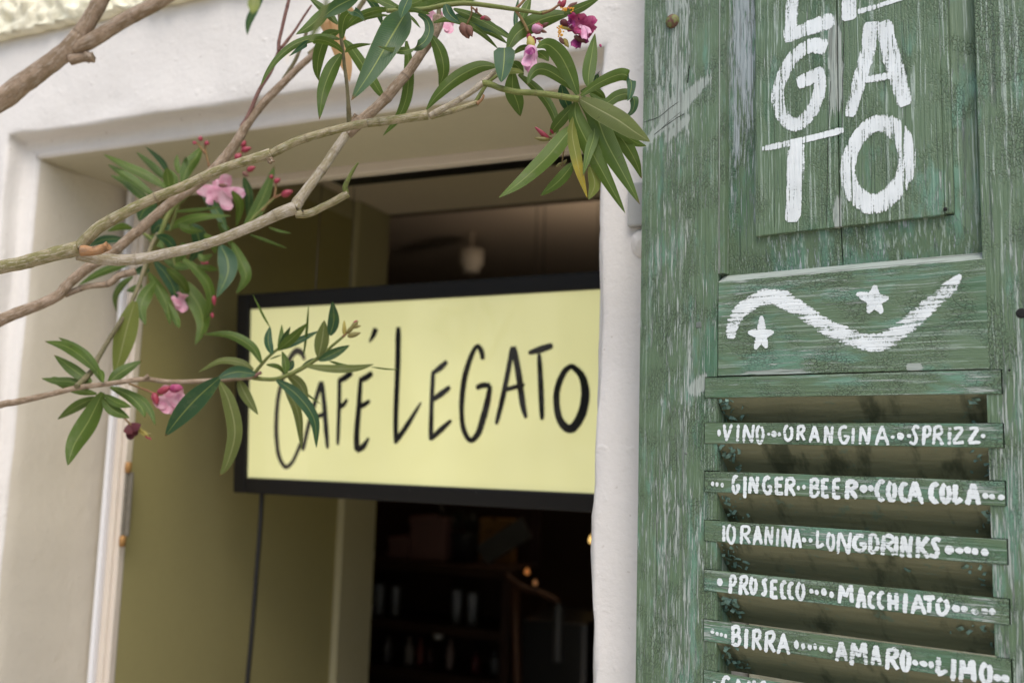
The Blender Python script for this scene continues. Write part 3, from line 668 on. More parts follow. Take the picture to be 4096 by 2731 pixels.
il, it = sgn_('F', 994 / 1.741497, 1230 / 1.741497); ilb, ib = sgn_('F', 975 / 1.741497, 1921 / 1.741497)
print('SIGN', zb, zb2, zt2, il, it, ilb, ib)
ZBm = (zb + zb2) / 2
fwid = .027
m = NT('black_sign_frame'); v = m.obj()
M_sfr = m.set(m.mix(m.step(m.noise(v, 90, 4), .68, .74), (.012, .011, .010), (.06, .055, .05)), .42, Specular_IOR_Level=.22)
def fbar(x0, x1, z0, z1):
    bm = bmesh.new(); box(bm, x0, x1, 0, .062, z0, z1, .0035); finish('frame_bar', bm, M_sfr, sg)
fbar(0, fwid, ZBm, 0); fbar(xR_ - fwid, xR_, ZBm, 0); fbar(fwid + .0002, xR_ - fwid - .0002, -fwid, 0); fbar(fwid + .0002, xR_ - fwid - .0002, ZBm, ZBm + fwid)
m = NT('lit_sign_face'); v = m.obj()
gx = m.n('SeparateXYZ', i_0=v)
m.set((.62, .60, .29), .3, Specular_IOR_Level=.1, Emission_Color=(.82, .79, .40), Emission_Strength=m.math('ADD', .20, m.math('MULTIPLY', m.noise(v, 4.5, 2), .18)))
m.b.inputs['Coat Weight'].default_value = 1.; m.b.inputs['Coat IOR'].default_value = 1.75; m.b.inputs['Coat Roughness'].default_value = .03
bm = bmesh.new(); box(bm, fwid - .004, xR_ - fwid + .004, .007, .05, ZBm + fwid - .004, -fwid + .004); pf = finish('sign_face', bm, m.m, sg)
M_ink = plain('black_sign_ink', (.010, .010, .011), .12, .2, Coat_Weight=1., Coat_IOR=1.5, Coat_Roughness=.03)
sl = [
 ('M1', [(578, 612), (560, 568), (525, 555), (487, 600), (445, 715), (413, 840), (401, 980), (402, 1100), (418, 1215), (458, 1280), (500, 1250), (530, 1190), (556, 1128)], [16, 34, 36, 32, 27, 28, 30, 30, 28, 24, 22, 22, 26], 0),
 ('M1', [(566, 1178), (602, 1020), (642, 880), (682, 745)], [28, 26, 28, 30], 0), ('M1', [(686, 745), (702, 900), (714, 1060), (722, 1165)], [28, 32, 32, 22], 0), ('M1', [(638, 978), (675, 958), (712, 950)], [24, 26, 22], 0),
 ('M1', [(797, 722), (795, 880), (786, 1142)], [26, 26, 24], 0), ('M1', [(790, 742), (830, 722), (876, 688)], [26, 34, 34], 0), ('M1', [(795, 905), (825, 888), (846, 855)], [30, 26, 18], 0),
 ('M1', [(930, 722), (920, 880), (905, 1080), (908, 1180)], [26, 32, 36, 38], 0), ('M1', [(922, 738), (960, 722), (1004, 692)], [26, 34, 30], 0), ('M1', [(918, 905), (955, 888), (988, 865)], [30, 28, 20], 0), ('M1', [(905, 1182), (948, 1150), (982, 1096)], [24, 34, 12], 0),
 ('M1', [(1026, 412), (1010, 455), (984, 500)], [34, 30, 10], 0),
 ('Q2', [(238, 343), (234, 600), (222, 900), (221, 1112)], [36, 34, 32, 30], 0), ('Q2', [(221, 1100), (300, 985), (388, 840)], [30, 30, 14], 0),
 ('Q2', [(468, 632), (458, 860), (452, 1090)], [28, 27, 30], 0), ('Q2', [(465, 648), (515, 612), (560, 570)], [22, 34, 26], 0), ('Q2', [(462, 825), (520, 785), (580, 738)], [26, 34, 26], 0), ('Q2', [(450, 1085), (520, 1020), (588, 958)], [24, 32, 20], 0),
 ('Q2', [(796, 558), (788, 505), (757, 470), (716, 545), (678, 670), (660, 800), (657, 920), (672, 1025), (715, 1090), (765, 1045), (800, 940), (826, 840), (846, 728)], [26, 30, 22, 30, 34, 32, 28, 30, 26, 34, 38, 36, 26], 0), ('Q2', [(846, 728), (795, 728), (752, 745)], [26, 30, 26], 0),
 ('Q2', [(885, 985), (930, 800), (966, 620), (994, 472)], [24, 30, 28, 30], 0), ('Q2', [(1000, 472), (1032, 650), (1060, 850), (1082, 945)], [32, 36, 34, 20], 0), ('Q2', [(940, 757), (1000, 742), (1072, 722)], [22, 24, 20], 0),
 ('Q2', [(1098, 515), (1180, 490), (1258, 465)], [22, 36, 30], 0), ('Q2', [(1168, 518), (1180, 740), (1188, 955)], [24, 32, 26], 0),
 ('Q2', [(1372, 606), (1322, 660), (1284, 780), (1294, 920), (1336, 998), (1390, 1008), (1448, 920), (1474, 790), (1456, 680), (1412, 622)], [26, 32, 34, 36, 40, 44, 46, 46, 38, 30], 1)]
bm = bmesh.new()
for i, (s, pts, wd, cl) in enumerate(sl):
    mpp = SYS[s][2] * 1.66 / FPX * 1.12
    stroke(bm, [sgn_(s, x, y, -.0065) for x, y in pts], [a * mpp for a in wd], .0062 - .00004 * i, bool(cl), .02, seed=i)
finish('sign_lettering', bm, M_ink, sg)
def tube(bm, P, rad, n=8, cap=True, ring=None, jit=0., seed=0):
    """P: world points; rad: one radius or one per point. Parallel-transported rings."""
    rr = rad if isinstance(rad, (list, tuple)) else [rad] * len(P)
    T = [(P[min(i + 1, len(P) - 1)] - P[max(i - 1, 0)]).normalized() for i in range(len(P))]
    nrm = T[0].orthogonal().normalized(); rings = []; ly = bm.loops.layers.uv.verify(); L = 0
    att = bm.verts.layers.float.get('ring') or bm.verts.layers.float.new('ring')
    lens = []
    for i, p in enumerate(P):
        if i: L += (P[i] - P[i - 1]).length
        lens.append(L)
        nrm = (nrm - T[i] * nrm.dot(T[i])).normalized(); bn = T[i].cross(nrm)
        row = []
        for k in range(n):
            a = 2 * math.pi * k / n; d = nrm * math.cos(a) + bn * math.sin(a)
            r = rr[i]
            if jit: r *= 1 + jit * noise.noise((p + d * r) * 160 + Vector((seed, 0, 0)))
            v_ = bm.verts.new(p + d * r)
            v_[att] = ring[i] if ring else 0.
            row.append(v_)
        rings.append(row)
    for i in range(len(P) - 1):
        for k in range(n):
            f = bm.faces.new((rings[i][k], rings[i][(k + 1) % n], rings[i + 1][(k + 1) % n], rings[i + 1][k])); f.smooth = True
            for lp, (u, vv) in zip(f.loops, ((k, i), (k + 1, i), (k + 1, i + 1), (k, i + 1))): lp[ly].uv = (u / n, lens[vv])
    if cap: bm.faces.new(rings[0][::-1]); bm.faces.new(rings[-1])
inv = mw.inverted()
def into(bm, M_): bm.transform(M_); return bm
# power cable and two hanging wires
c0 = EYE + (G0 - EYE).dot(gN) / 1 * Vector((0, 0, 0)) if False else None
Pc = G0 - gN * .03
cab = [on_plane('F', x, y, Pc, gN) for x, y in ((602, 1120), (598, 1200), (588, 1330), (577, 1470), (568, 1568), (560, 1700))]
bm = bmesh.new(); tube(bm, catmull(cab, 6), .0042, 8); finish('power_cable', into(bm, inv), plain('black_rubber', (.012, .012, .012), .5), sg)
bm = bmesh.new()
for xs, ys, xe, ye, off in ((250, 335, 200, 1070, .01), (482, 366, 455, 1050, .05)):
    a = on_plane('T3', xe, ye, G0 - gN * off, gN); b = on_plane('T3', xs, ys, Vector((0, 0, 2.2)), Vector((0, 0, 1)))
    b = Vector((b.x, max(b.y, 1.246), 2.2)); tube(bm, [a - gU * .03, a.lerp(b, .5), b], .0011, 6)
finish('hanging_wire', into(bm, inv), plain('dull_wire', (.12, .10, .08), .4), sg)

# ================================================================== DARK BAR BEHIND
def q8(x, y, t): return at('Q8', x, y, t)
TB = 3.3
def px2m(s, t): return SYS[s][2] * t / FPX
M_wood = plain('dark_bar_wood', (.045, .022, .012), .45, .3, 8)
M_glass = NT('clear_glass'); M_glass = M_glass.set((.55, .60, .70), .06, Metallic=.0, Transmission_Weight=.55)
# shelf unit: boards span the wall behind the counter
def bar_y(x, y, Y): return on_plane('Q8', x, y, Vector((0, Y, 0)), Vector((0, 1, 0)))
YB = 3.05
zs = [bar_y(600, y, YB).z for y in (600, 1085, 1470)]
xl, xr = bar_y(0, 800, YB).x - .3, bar_y(1300, 800, YB).x
un = empty('bar_shelf', ((xl + xr) / 2, YB, 0), 0, 'dark wooden back-bar shelves inside the unlit cafe room', 'shelf')
Bi = Matrix.Translation((-(xl + xr) / 2, -YB, 0))
for z in zs:
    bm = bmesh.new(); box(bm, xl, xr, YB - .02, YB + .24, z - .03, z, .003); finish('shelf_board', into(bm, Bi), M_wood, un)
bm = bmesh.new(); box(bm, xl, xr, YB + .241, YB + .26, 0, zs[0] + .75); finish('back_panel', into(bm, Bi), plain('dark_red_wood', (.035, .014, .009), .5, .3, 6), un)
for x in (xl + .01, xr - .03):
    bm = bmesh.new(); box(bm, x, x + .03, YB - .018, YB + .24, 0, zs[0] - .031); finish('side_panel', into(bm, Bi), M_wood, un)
def lathe_thing(name, label, cat, group, x, ybase, hpx, wpx, prof, mat, Y=YB + .08, zsh=None):
    b = bar_y(x, ybase, Y); z0 = b.z if zsh is None else zsh
    t_ = (b - EYE).dot(FWD); H = hpx * px2m('Q8', t_); Wd = wpx * px2m('Q8', t_) / 2
    bm = bmesh.new(); lathe(bm, [(max(r * Wd, .0002), h * H) for r, h in prof], (0, 0, 0), 20)
    o = finish(name, bm, mat, None, True); o.location = (b.x, Y, z0); return tag(o, label, cat, group)
PG = [(.5, 0), (.55, .02), (.12, .05), (.09, .35), (.35, .42), (.8, .55), (1, .75), (.92, 1), (.89, .995), (.96, .75), (.76, .57), (.3, .45), (.001, .43)]
PT = [(.75, 0), (.8, .03), (1, .97), (1, 1), (.95, 1), (.77, .06), (.001, .05)]
PB = [(.95, 0), (1, .02), (1, .58), (.8, .68), (.36, .78), (.33, .97), (.4, .975), (.4, 1), (.001, 1)]
for i, (x, yb_, h, wd, lab) in enumerate(((228, 1075, 230, 85, 'tall clear tumbler at the left end of the dark back-bar shelf'), (360, 1075, 225, 80, 'tall clear tumbler second from the pier on the dark back-bar shelf'),
        (850, 1130, 250, 90, 'tall clear tumbler with a pale edge, third along the dark shelf'), (980, 1120, 240, 90, 'tall clear tumbler furthest along the dark back-bar shelf'))):
    lathe_thing('tumbler', lab, 'glass', 'tumblers on the back-bar shelf', x, yb_, h, wd, PT, M_glass, zsh=zs[1] + .001)
for i, (x, yb_, h, wd, mt, lab) in enumerate(((800, 1455, 230, 62, (.30, .22, .20), 'slim pale bottle on the lower back-bar shelf'), (465, 1570, 200, 70, (.34, .30, .28), 'whitish bottle at the bottom edge behind the bar'),
        (300, 1400, 190, 66, (.16, .15, .16), 'grey bottle on the lower back-bar shelf nearest the olive pier'), (560, 1430, 210, 60, (.20, .05, .04), 'reddish bottle on the lower back-bar shelf, left of the pale slim one'), (1010, 1420, 150, 74, (.12, .02, .02), 'squat red bottle on the lower back-bar shelf'),
        (1160, 1380, 170, 80, (.10, .10, .10), 'dark bottle on the lower back-bar shelf near the copper post'), (640, 1440, 170, 66, (.06, .02, .015), 'dark red bottle on the lower back-bar shelf'))):
    lathe_thing('bottle', lab, 'bottle', 'bottles behind the bar', x, yb_, h, wd, PB, plain('bottle_glass', mt, .12, .1), zsh=zs[2] + .001)
lathe_thing('cup', 'small white cup on the dark back-bar shelf edge', 'cup', None, 708, 1215, 80, 95, PT, plain('white_china', (.62, .62, .6), .2, .03), Y=YB + .01, zsh=bar_y(708, 1215, YB).z)
def crate(name, label, cat, x0, x1, y0, y1, col, Y, dep, grp=None, rot=0):
    a = bar_y(x0, y1, Y); b = bar_y(x1, y0, Y); bm = bmesh.new(); ww, hh = b.x - a.x, b.z - a.z
    box(bm, -ww / 2, ww / 2, 0, dep, 0, hh, .006); box(bm, -ww / 2 - .003, ww / 2 + .003, -.003, dep + .003, hh * .82, hh * 1.01, .003)
    o = finish(name, bm, plain(name + '_mat', col, .6, .1)); o.location = ((a.x + b.x) / 2, Y, a.z); o.rotation_euler = (0, rot, 0)
    return tag(o, label, cat, grp)
o = crate('carton', 'dull pink carton standing on the top back-bar shelf', 'box', 470, 760, 260, 590, (.20, .11, .10), YB + .03, .18, 'cartons on the top shelf'); o.location.z = zs[0] + .001
o = crate('carton', 'low pinkish carton lying left of the taller one on the top shelf', 'box', 300, 462, 430, 590, (.18, .10, .09), YB + .03, .18, 'cartons on the top shelf'); o.location.z = zs[0] + .001
# potted plant on the shelf, a dark silhouette
b = bar_y(920, 560, YB + .1); t_ = (b - EYE).dot(FWD); k = px2m('Q8', t_)
pl_ = empty('potted_plant', (b.x, YB + .1, zs[0]), 0, 'dark potted plant in silhouette on the top back-bar shelf', 'plant')
bm = bmesh.new(); lathe(bm, [(75 * k, 0), (105 * k, 210 * k), (110 * k, 225 * k), (95 * k, 225 * k), (.001, 215 * k)], (0, 0, .001), 20); finish('pot', bm, plain('dark_pot', (.02, .02, .018), .5), pl_, True)
bm = bmesh.new(); rnd = random.Random(3)
for i in range(260):
    c = Vector((rnd.gauss(-60 * k, 110 * k), rnd.gauss(0, 60 * k), 300 * k + rnd.gauss(30 * k, 55 * k))); q = Matrix.Rotation(rnd.uniform(0, 6.3), 3, 'Z') @ Matrix.Rotation(rnd.uniform(-1.2, 1.2), 3, 'X')
    bm.faces.new([bm.verts.new(c + q @ Vector(p)) for p in ((-.004, 0, 0), (0, -.018, .002), (.004, 0, 0), (0, .02, 0))])
finish('leaves', bm, plain('dark_plant_leaf', (.012, .02, .012), .5), pl_)
# grey menu board leaning, warm wall hanging, copper espresso machine
a = bar_y(1060, 560, YB - .02); b = bar_y(1420, 330, YB - .02)
bm = bmesh.new(); L_ = (b - a).length; ang = math.atan2(b.z - a.z, b.x - a.x); box(bm, 0, L_, 0, .015, -.03, .045, .003)
o = finish('leaning_tray', bm, plain('grey_tray', (.07, .07, .065), .4)); o.location = a; o.rotation_euler = (0, -ang, 0); tag(o, 'grey tray leaning at a slant beside the dark plant', 'tray')
a = bar_y(1080, 460, YB + .2); b = bar_y(1350, 250, YB + .2); bm = bmesh.new(); box(bm, a.x, b.x, YB + .15, YB + .2, zs[0] + .001, b.z, .003)
tag(finish('wooden_box', bm, plain('honey_wood', (.28, .15, .045), .5, .2)), 'honey coloured wooden box behind the slanting tray', 'box')
M_cop = plain('dull_copper', (.10, .045, .022), .45, .3, 30, Metallic=.4)
YE = 2.8
def be(x, y): return on_plane('Q8', x, y, Vector((0, YE, 0)), Vector((0, 1, 0)))
es = empty('espresso_machine', be(1340, 1600), 0, 'copper and steel lever coffee machine on the counter in the dark room', 'coffee machine'); Be = Matrix.Translation(-be(1340, 1600))
bm = bmesh.new(); tube(bm, [be(1325, 800), be(1335, 1150), be(1345, 1500), be(1350, 1750)], .016, 12); finish('column', into(bm, Be), M_cop, es)
bm = bmesh.new(); tube(bm, catmull([be(1250, 700), be(1390, 800), be(1520, 840), be(1690, 920)], 5), .009, 10); finish('arm', into(bm, Be), M_cop, es)
bm = bmesh.new(); p = be(1680, 930); lathe(bm, [(.012, 0), (.016, -.02), (.016, -.16), (.02, -.17)], p, 12); finish('lever', into(bm, Be), plain('dark_steel', (.08, .08, .08), .4), es)
bm = bmesh.new(); a = be(1360, 1040); b = be(1900, 1700); box(bm, a.x, b.x, YE, YE + .3, b.z, a.z, .02); finish('body', into(bm, Be), plain('black_enamel', (.012, .012, .012), .3), es)
def bulb(x, y, Y, r, col, st, label):
    p = bar_y(x, y, Y); e = empty('pendant_lamp', p, 0, label, 'lamp', 'small warm bulbs glowing in the bar')
    m = NT('bulb_glow'); m.set(col, .3, Emission_Color=col, Emission_Strength=st)
    bm = bmesh.new(); lathe(bm, [(r * .3, r * 1.6), (r * .5, r * 1.0), (r, .0), (r * .75, -r * .7), (.0003, -r)], (0, 0, 0), 14); finish('bulb', bm, m.m, e, True)
    bm = bmesh.new(); lathe(bm, [(.0014, 2.72 - p.z), (.0014, r * 2.6), (r * .4, r * 2.55), (r * .4, r * 1.55)], (0, 0, 0), 10); finish('flex', bm, M_hole, e)
    l_ = bpy.data.lights.new('bulb_light', 'POINT'); l_.energy = st * 1.05; l_.color = (1, .78, .56); l_.shadow_soft_size = .05; lo = bpy.data.objects.new('bulb_light', l_); COL.objects.link(lo); lo.parent = e; lo.location = (0, 0, 2.72 - p.z - .45)  # added fill light high above the bulb, there to brighten the room ceiling
bulb(1945, 420, 3.4, .011, (1, .62, .2), 1.5, 'warm glowing bulb next to the white right door jamb')
bulb(1422, 675, 2.95, .008, (1, .36, .1), .25, 'dim orange bulb above the copper coffee machine arm')
bulb(1487, 765, 2.92, .007, (1, .45, .18), .13, 'faint orange bulb lowest over the copper coffee machine')
# white ceiling spotlight
p = on_plane('T3', 1330, 872, Vector((0, 0, 2.60)), Vector((0, 0, 1))); t_ = (p - EYE).dot(FWD); k = px2m('T3', t_)
sp_ = empty('ceiling_spotlight', (p.x, p.y, 2.72), 0, 'white cylindrical spotlight under the brown room ceiling', 'spotlight')
bm = bmesh.new(); hh = p.z - 2.72; lathe(bm, [(85 * k, hh + 60 * k), (90 * k, hh + 58 * k), (90 * k, hh - 50 * k), (60 * k, hh - 75 * k), (62 * k, hh - 105 * k), (50 * k, hh - 105 * k)], (0, 0, 0), 20); finish('lamp_head', bm, plain('white_lamp', (.75, .70, .62), .4), sp_, True)
bm = bmesh.new(); lathe(bm, [(.006, 0), (.006, hh + 60 * k)], (0, 0, 0), 10); finish('stem', bm, M_ceil, sp_)

# ================================================================== OLEANDER
def bark(name, a, b, pale, ringc, k=1.):
    m = NT(name); uv = m.n('UVMap').outputs[0]; v = m.obj()
    n1 = m.noise(m.n('Mapping', i_0=uv, i_3=(1., 14., 1)).outputs[0], 4, 5, .65); n3 = m.noise(m.n('Mapping', i_0=uv, i_3=(3.5, 14., 1)).outputs[0], 7, 5, .65); n2 = m.noise(v, 650, 4, .65)
    c = m.mix(m.step(n1, .42, .60), a, b)
    c = m.mix(m.math('MULTIPLY', m.step(n3, .50, .66), .70 * k), c, pale)
    c = m.mix(m.math('MULTIPLY', m.step(n2, .55, .68), .55), c, tuple(x * .40 for x in a))
    rg = m.n('Attribute', attribute_name='ring').outputs['Fac']
    c = m.mix(m.math('MULTIPLY', rg, .75), c, ringc)
    m.bump(m.math('ADD', m.math('MULTIPLY', n2, .5), n3), .0008)
    return m.set(c, .7)
BK = dict(
    g=bark('bark_olive', (.19, .170, .060), (.32, .265, .155), (.50, .45, .37), (.10, .06, .035)),
    w=bark('bark_grey', (.29, .24, .14), (.41, .35, .27), (.58, .53, .47), (.12, .08, .05)),
    b=bark('bark_brown', (.21, .145, .085), (.33, .24, .165), (.46, .39, .32), (.08, .05, .03)),
    r=bark('bark_red', (.17, .075, .06), (.26, .14, .11), (.33, .23, .19), (.10, .05, .04), .4),
    s=bark('stem_green', (.13, .165, .030), (.20, .22, .06), (.30, .29, .14), (.12, .10, .04), .6),
    o=bark('twig_olive', (.13, .12, .05), (.21, .17, .09), (.30, .26, .17), (.10, .07, .04), .6),
    x=bark('broken_wood', (.40, .20, .08), (.26, .15, .08), (.50, .33, .2), (.03, .02, .015)),
    p=bark('flower_stalk', (.26, .10, .06), (.22, .20, .05), (.3, .2, .1), (.2, .06, .05), .3))
def leaf_mat(name, under, top, rib, dry=None):
    m = NT(name); uv = m.n('UVMap').outputs[0]; s = m.n('SeparateXYZ', i_0=uv)
    au = m.math('ABSOLUTE', s.outputs[0]); v = m.obj()
    rnd = m.n('ObjectInfo').outputs['Random']
    back = m.n('NewGeometry').outputs['Backfacing']
    n1 = m.noise(v, 60, 4); 
    c = m.mix(back, top, under)
    c = m.mix(m.math('MULTIPLY', m.math('SUBTRACT', rnd, .5), .5), c, tuple(x * 1.5 for x in under))
    c = m.mix(m.math('MULTIPLY', rnd, .30), c, tuple(x * .55 for x in top))
    # side veins run out from the rib
    vv = m.math('SINE', m.math('MULTIPLY', m.math('ADD', s.outputs[1], m.math('MULTIPLY', au, -.016)), 2600.))
    c = m.mix(m.math('MULTIPLY', m.step(vv, .2, 1.), .14), c, tuple(x * 1.9 for x in under))
    c = m.mix(m.math('MULTIPLY', m.step(n1, .55, .75), .25), c, tuple(x * 1.5 for x in under))
    if dry:
        c = m.mix(m.step(m.math('ADD', s.outputs[1], m.math('MULTIPLY', n1, .03)), dry[1], dry[1] + .03), c, dry[0])
    c = m.mix(m.math('MULTIPLY', m.step(m.noise(v, 240, 2), .70, .74), .5), c, (.06, .04, .02))
    tip = m.math('MULTIPLY', m.step(m.n('Attribute', attribute_name='frac').outputs['Fac'], .945, .985), m.step(rnd, .45, .5))
    c = m.mix(m.math('MULTIPLY', m.step(m.noise(v, 35, 5, .7), .56, .70), .30), c, (.20, .22, .12))
    c = m.mix(m.math('SUBTRACT', 1., m.step(au, .02, .085)), c, rib)
    c = m.mix(tip, c, (.16, .09, .03))
    c = m.mix(m.math('MULTIPLY', m.step(au, .93, 1.), .45), c, rib)
    m.bump(vv, .00015, .5)
    m.set(c, m.math('ADD', .30, m.math('MULTIPLY', n1, .22))); m.b.inputs['Specular IOR Level'].default_value = .45
    m.b.inputs['Subsurface Weight'].default_value = 0
    tr = m.n('BsdfTranslucent', i_0=c); mx = m.n('MixShader', i_0=.36); m.link(m.b.outputs[0], mx.inputs[1]); m.link(tr.outputs[0], mx.inputs[2]); m.link(mx.outputs[0], m.out.inputs[0])
    return m.m
LM = dict(u=leaf_mat('oleander_leaf', (.098, .160, .020), (.032, .095, .042), (.24, .30, .08)),
          y=leaf_mat('pale_oleander_leaf', (.22, .26, .055), (.17, .22, .06), (.36, .38, .16)),
          o=leaf_mat('olive_oleander_leaf', (.155, .185, .045), (.07, .12, .05), (.33, .34, .15)),
          g=leaf_mat('yellowing_leaf', (.20, .22, .035), (.16, .19, .03), (.36, .36, .12), ((.42, .32, .03), .045)),
          d=leaf_mat('dry_leaf', (.55, .33, .15), (.5, .3, .14), (.6, .4, .2)))
LRND = random.Random(11)
class Branch:
    def __init__(s, label, cat='branch', depth=.9, base=None, group='oleander branches across the doorway'):
        s.o = empty('oleander_branch', base or (0, 0, 0), 0, label, cat, group); s.M = Matrix.Translation(-Vector(s.o.location)); s.d = depth; s.k = 0
    def stem(s, sy, pts, rad, mat='g', d=None, d1=None, nodes=1.0, name='stem', jit=.06, n=12, rag=False):
        d = s.d if d is None else d; d1 = d if d1 is None else d1
        N = len(pts); P = []
        for i, p in enumerate(pts):
            t = p[2] if len(p) > 2 else d + (d1 - d) * i / max(1, N - 1)
            P.append(at(sy, p[0], p[1], t))
        per = 9; C = catmull(P, per); L = len(C) - 1
        rs = rad if isinstance(rad, (list, tuple)) else (rad, rad)
        rr, rg = [], []
        dist = 0; nxt = LRND.uniform(.010, .02)
        marks = []; tot = sum((C[i + 1] - C[i]).length for i in range(L)); x = LRND.uniform(.006, .02)
        while x < tot - .004: marks.append(x); x += LRND.uniform(.022, .046) * (1 if nodes else 99)
        # denser samples round the nodes
        samp = sorted(set([i / L * tot for i in range(L + 1)] + [mk + e for mk in marks for e in (-.0022, -.0007, .0007, .0022) if nodes]))
        cum = [0]
        for i in range(L): cum.append(cum[-1] + (C[i + 1] - C[i]).length)
        Q = []
        for v in samp:
            if v < 0 or v > tot: continue
            i = max(j for j in range(L + 1) if cum[j] <= v + 1e-9); i = min(i, L - 1)
            f = (v - cum[i]) / max(1e-9, cum[i + 1] - cum[i]); q = C[i].lerp(C[i + 1], f)
            if Q and (q - Q[-1]).length < 2e-5: continue
            Q.append(q)
            t = (q - EYE).dot(FWD); u = v / tot * (len(rs) - 1); k = min(int(u), len(rs) - 2); r0 = rs[k] + (rs[k + 1] - rs[k]) * (u - k)
            r = r0 * SYS[sy][2] * t / FPX
            near = min([abs(v - mk) for mk in marks] or [9]) if nodes else 9
            b = max(0, 1 - near / .0026)
            rr.append(r * (1 + .07 * b * nodes)); rg.append(max(0, 1 - near / .0012) * nodes)
        bm = bmesh.new(); s.k += 1
        tube(bm, Q, rr, n, True, rg, jit, s.k * 3.1)
        if rag:
            for v_ in bm.verts:
                if (v_.co - Q[-1]).length < rr[-1] * 1.6: v_.co += Vector(noise.noise_vector(v_.co * 400)) * rr[-1] * .5
        return finish(name, into(bm, s.M), BK[mat], s.o)
    def leaf(s, sy, pts, hw, side='u', mat='u', d=None, dd=None, roll=None, blunt=False, name='leaf', parent=None):
        """pts: midrib base to tip in traced pixels; hw: half width; side 'u' underside / 't' upper face to the lens, 'ut' curls from one to the other"""
        d = s.d + LRND.uniform(-.012, .012) if d is None else d
        dd = LRND.uniform(-.03, .022) if dd is None else dd
        N = len(pts); P = [at(sy, p[0], p[1], (p[2] if len(p) > 2 else d + dd * (i / (N - 1)) ** 1.5)) for i, p in enumerate(pts)]
        C = catmull(P, 9 if N < 5 else 7); L = len(C) - 1
        r0 = LRND.uniform(-22, 22) if roll is None else roll
        bm = bmesh.new(); ly = bm.loops.layers.uv.verify(); fa = bm.verts.layers.float.new('frac'); rows = []; cl = 0; cu = []
        K = (-1, -.55, 0, .55, 1)
        droop = LRND.uniform(.10, .30)
        for i, c in enumerate(C):
            f = i / L
            if i: cl += (C[i] - C[i - 1]).length
            cu.append(cl)
            T = (C[min(i + 1, L)] - C[max(i - 1, 0)]).normalized(); V = (c - EYE).normalized()
            sd_ = T.cross(V).normalized()
            rl = r0 * (1 if f < .8 else 1)
            if side == 't': rl += 180
            if side == 'ut': rl += 180 * min(1, max(0, (f - .52) / .16))
            if side == 'tu': rl += 180 - 180 * min(1, max(0, (f - .52) / .16))
            q = Matrix.Rotation(R(rl), 3, T); sd_ = q @ sd_; nn = sd_.cross(T).normalized()
            if blunt: prof_ = min(1, .55 + f * 3.) * (1 - f ** 3.2) ** .8
            else: prof_ = (math.sin(math.pi * min(1, .03 + .97 * f) ** .86)) ** .82 if f < 1 else 0
            prof_ = max(prof_, .07 if f < .06 else 0.0)
            t = (c - EYE).dot(FWD); h = hw * SYS[sy][2] * t / FPX * prof_ / max(.55, math.cos(R(r0)))
            wv = .06 * math.sin(f * 9 + s.k)
            row = []
            for u in K:
                lift = (abs(u) ** 1.4) * droop * h * (1) + wv * u * h
                row.append(bm.verts.new(c + sd_ * (u * h) + nn * lift)); row[-1][fa] = f
            rows.append(row)
        for i in range(L):
            for k in range(4):
                try: fc = bm.faces.new((rows[i][k], rows[i][k + 1], rows[i + 1][k + 1], rows[i + 1][k]))
                except ValueError: continue
                fc.smooth = True
                for lp, (a, b) in zip(fc.loops, ((k, i), (k + 1, i), (k + 1, i + 1), (k, i + 1))): lp[ly].uv = (K[a], cu[b])
        s.k += 1
        return finish(name, into(bm, s.M), LM[mat], parent or s.o)
    def bud(s, sy, x, y, x1, y1, hw, mat, d=None, name='bud'):
        d = s.d if d is None else d
        a, b = at(sy, x, y, d), at(sy, x1, y1, d - .003); L = (b - a).length; r = hw * SYS[sy][2] * d / FPX
        bm = bmesh.new(); lathe(bm, [(r * .35, 0), (r * .8, L * .15), (r, L * .38), (r * .85, L * .6), (r * .45, L * .85), (r * .05, L)], a, 12, b - a)
        for v_ in bm.verts: v_.co += Vector(noise.noise_vector(v_.co * 240)) * r * .16
        return finish(name, into(bm, s.M), mat, s.o, True)
    def petals(s, sy, cx, cy, tips, hw, mat, d=None, name='flower', crumple=.25, cup=.2):
        """one flower: an Empty that carries its petals"""
        d = s.d if d is None else d; c = at(sy, cx, cy, d)
        e = bpy.data.objects.new(name, None); COL.objects.link(e); e.empty_display_size = .01; e.parent = s.o; e.location = s.M @ c
        for i, (x, y) in enumerate(tips):
            tip = at(sy, x, y, d - .012 + .006 * (i % 3)); ax = tip - c; L = ax.length; T = ax.normalized()
            sd_ = T.cross((c - EYE).normalized()).normalized(); nn = sd_.cross(T)
            W_ = hw * SYS[sy][2] * d / FPX; bm = bmesh.new(); g = []
            for a in range(9):
                f = a / 8; wdt = W_ * (math.sin(min(1, f * .96 + .04) * math.pi * .72 + .12)) ** .9 * (1 if f < .9 else .85); row = []
                for b in range(7):
                    u = (b - 3) / 3
                    p = T * (L * f * (1 - .10 * u * u)) + sd_ * (u * wdt) + nn * (cup * W_ * (u * u) * f + .10 * L * math.sin(f * 3))
                    p += Vector(noise.noise_vector((p + c) * 150 + Vector((i, 0, 0)))) * W_ * crumple * f
                    row.append(bm.verts.new(p))
                g.append(row)
            for a in range(8):
                for b in range(6): bm.faces.new((g[a][b], g[a][b + 1], g[a + 1][b + 1], g[a + 1][b])).smooth = True
            finish('petal', bm, mat, e)
        return e
def petal_mat(name, a, b):
    m = NT(name); v = m.obj(); n = m.noise(v, 130, 4); ln = m.math('MULTIPLY', m.n('VectorMath', operation='LENGTH', i_0=v).outputs['Value'], 1.)
    c = m.mix(m.step(n, .35, .65), a, b)
    tr = m.n('BsdfTranslucent', i_0=c); mx = m.n('MixShader', i_0=.25); m.set(c, .6); m.link(m.b.outputs[0], mx.inputs[1]); m.link(tr.outputs[0], mx.inputs[2]); m.link(mx.outputs[0], m.out.inputs[0])
    return m.m
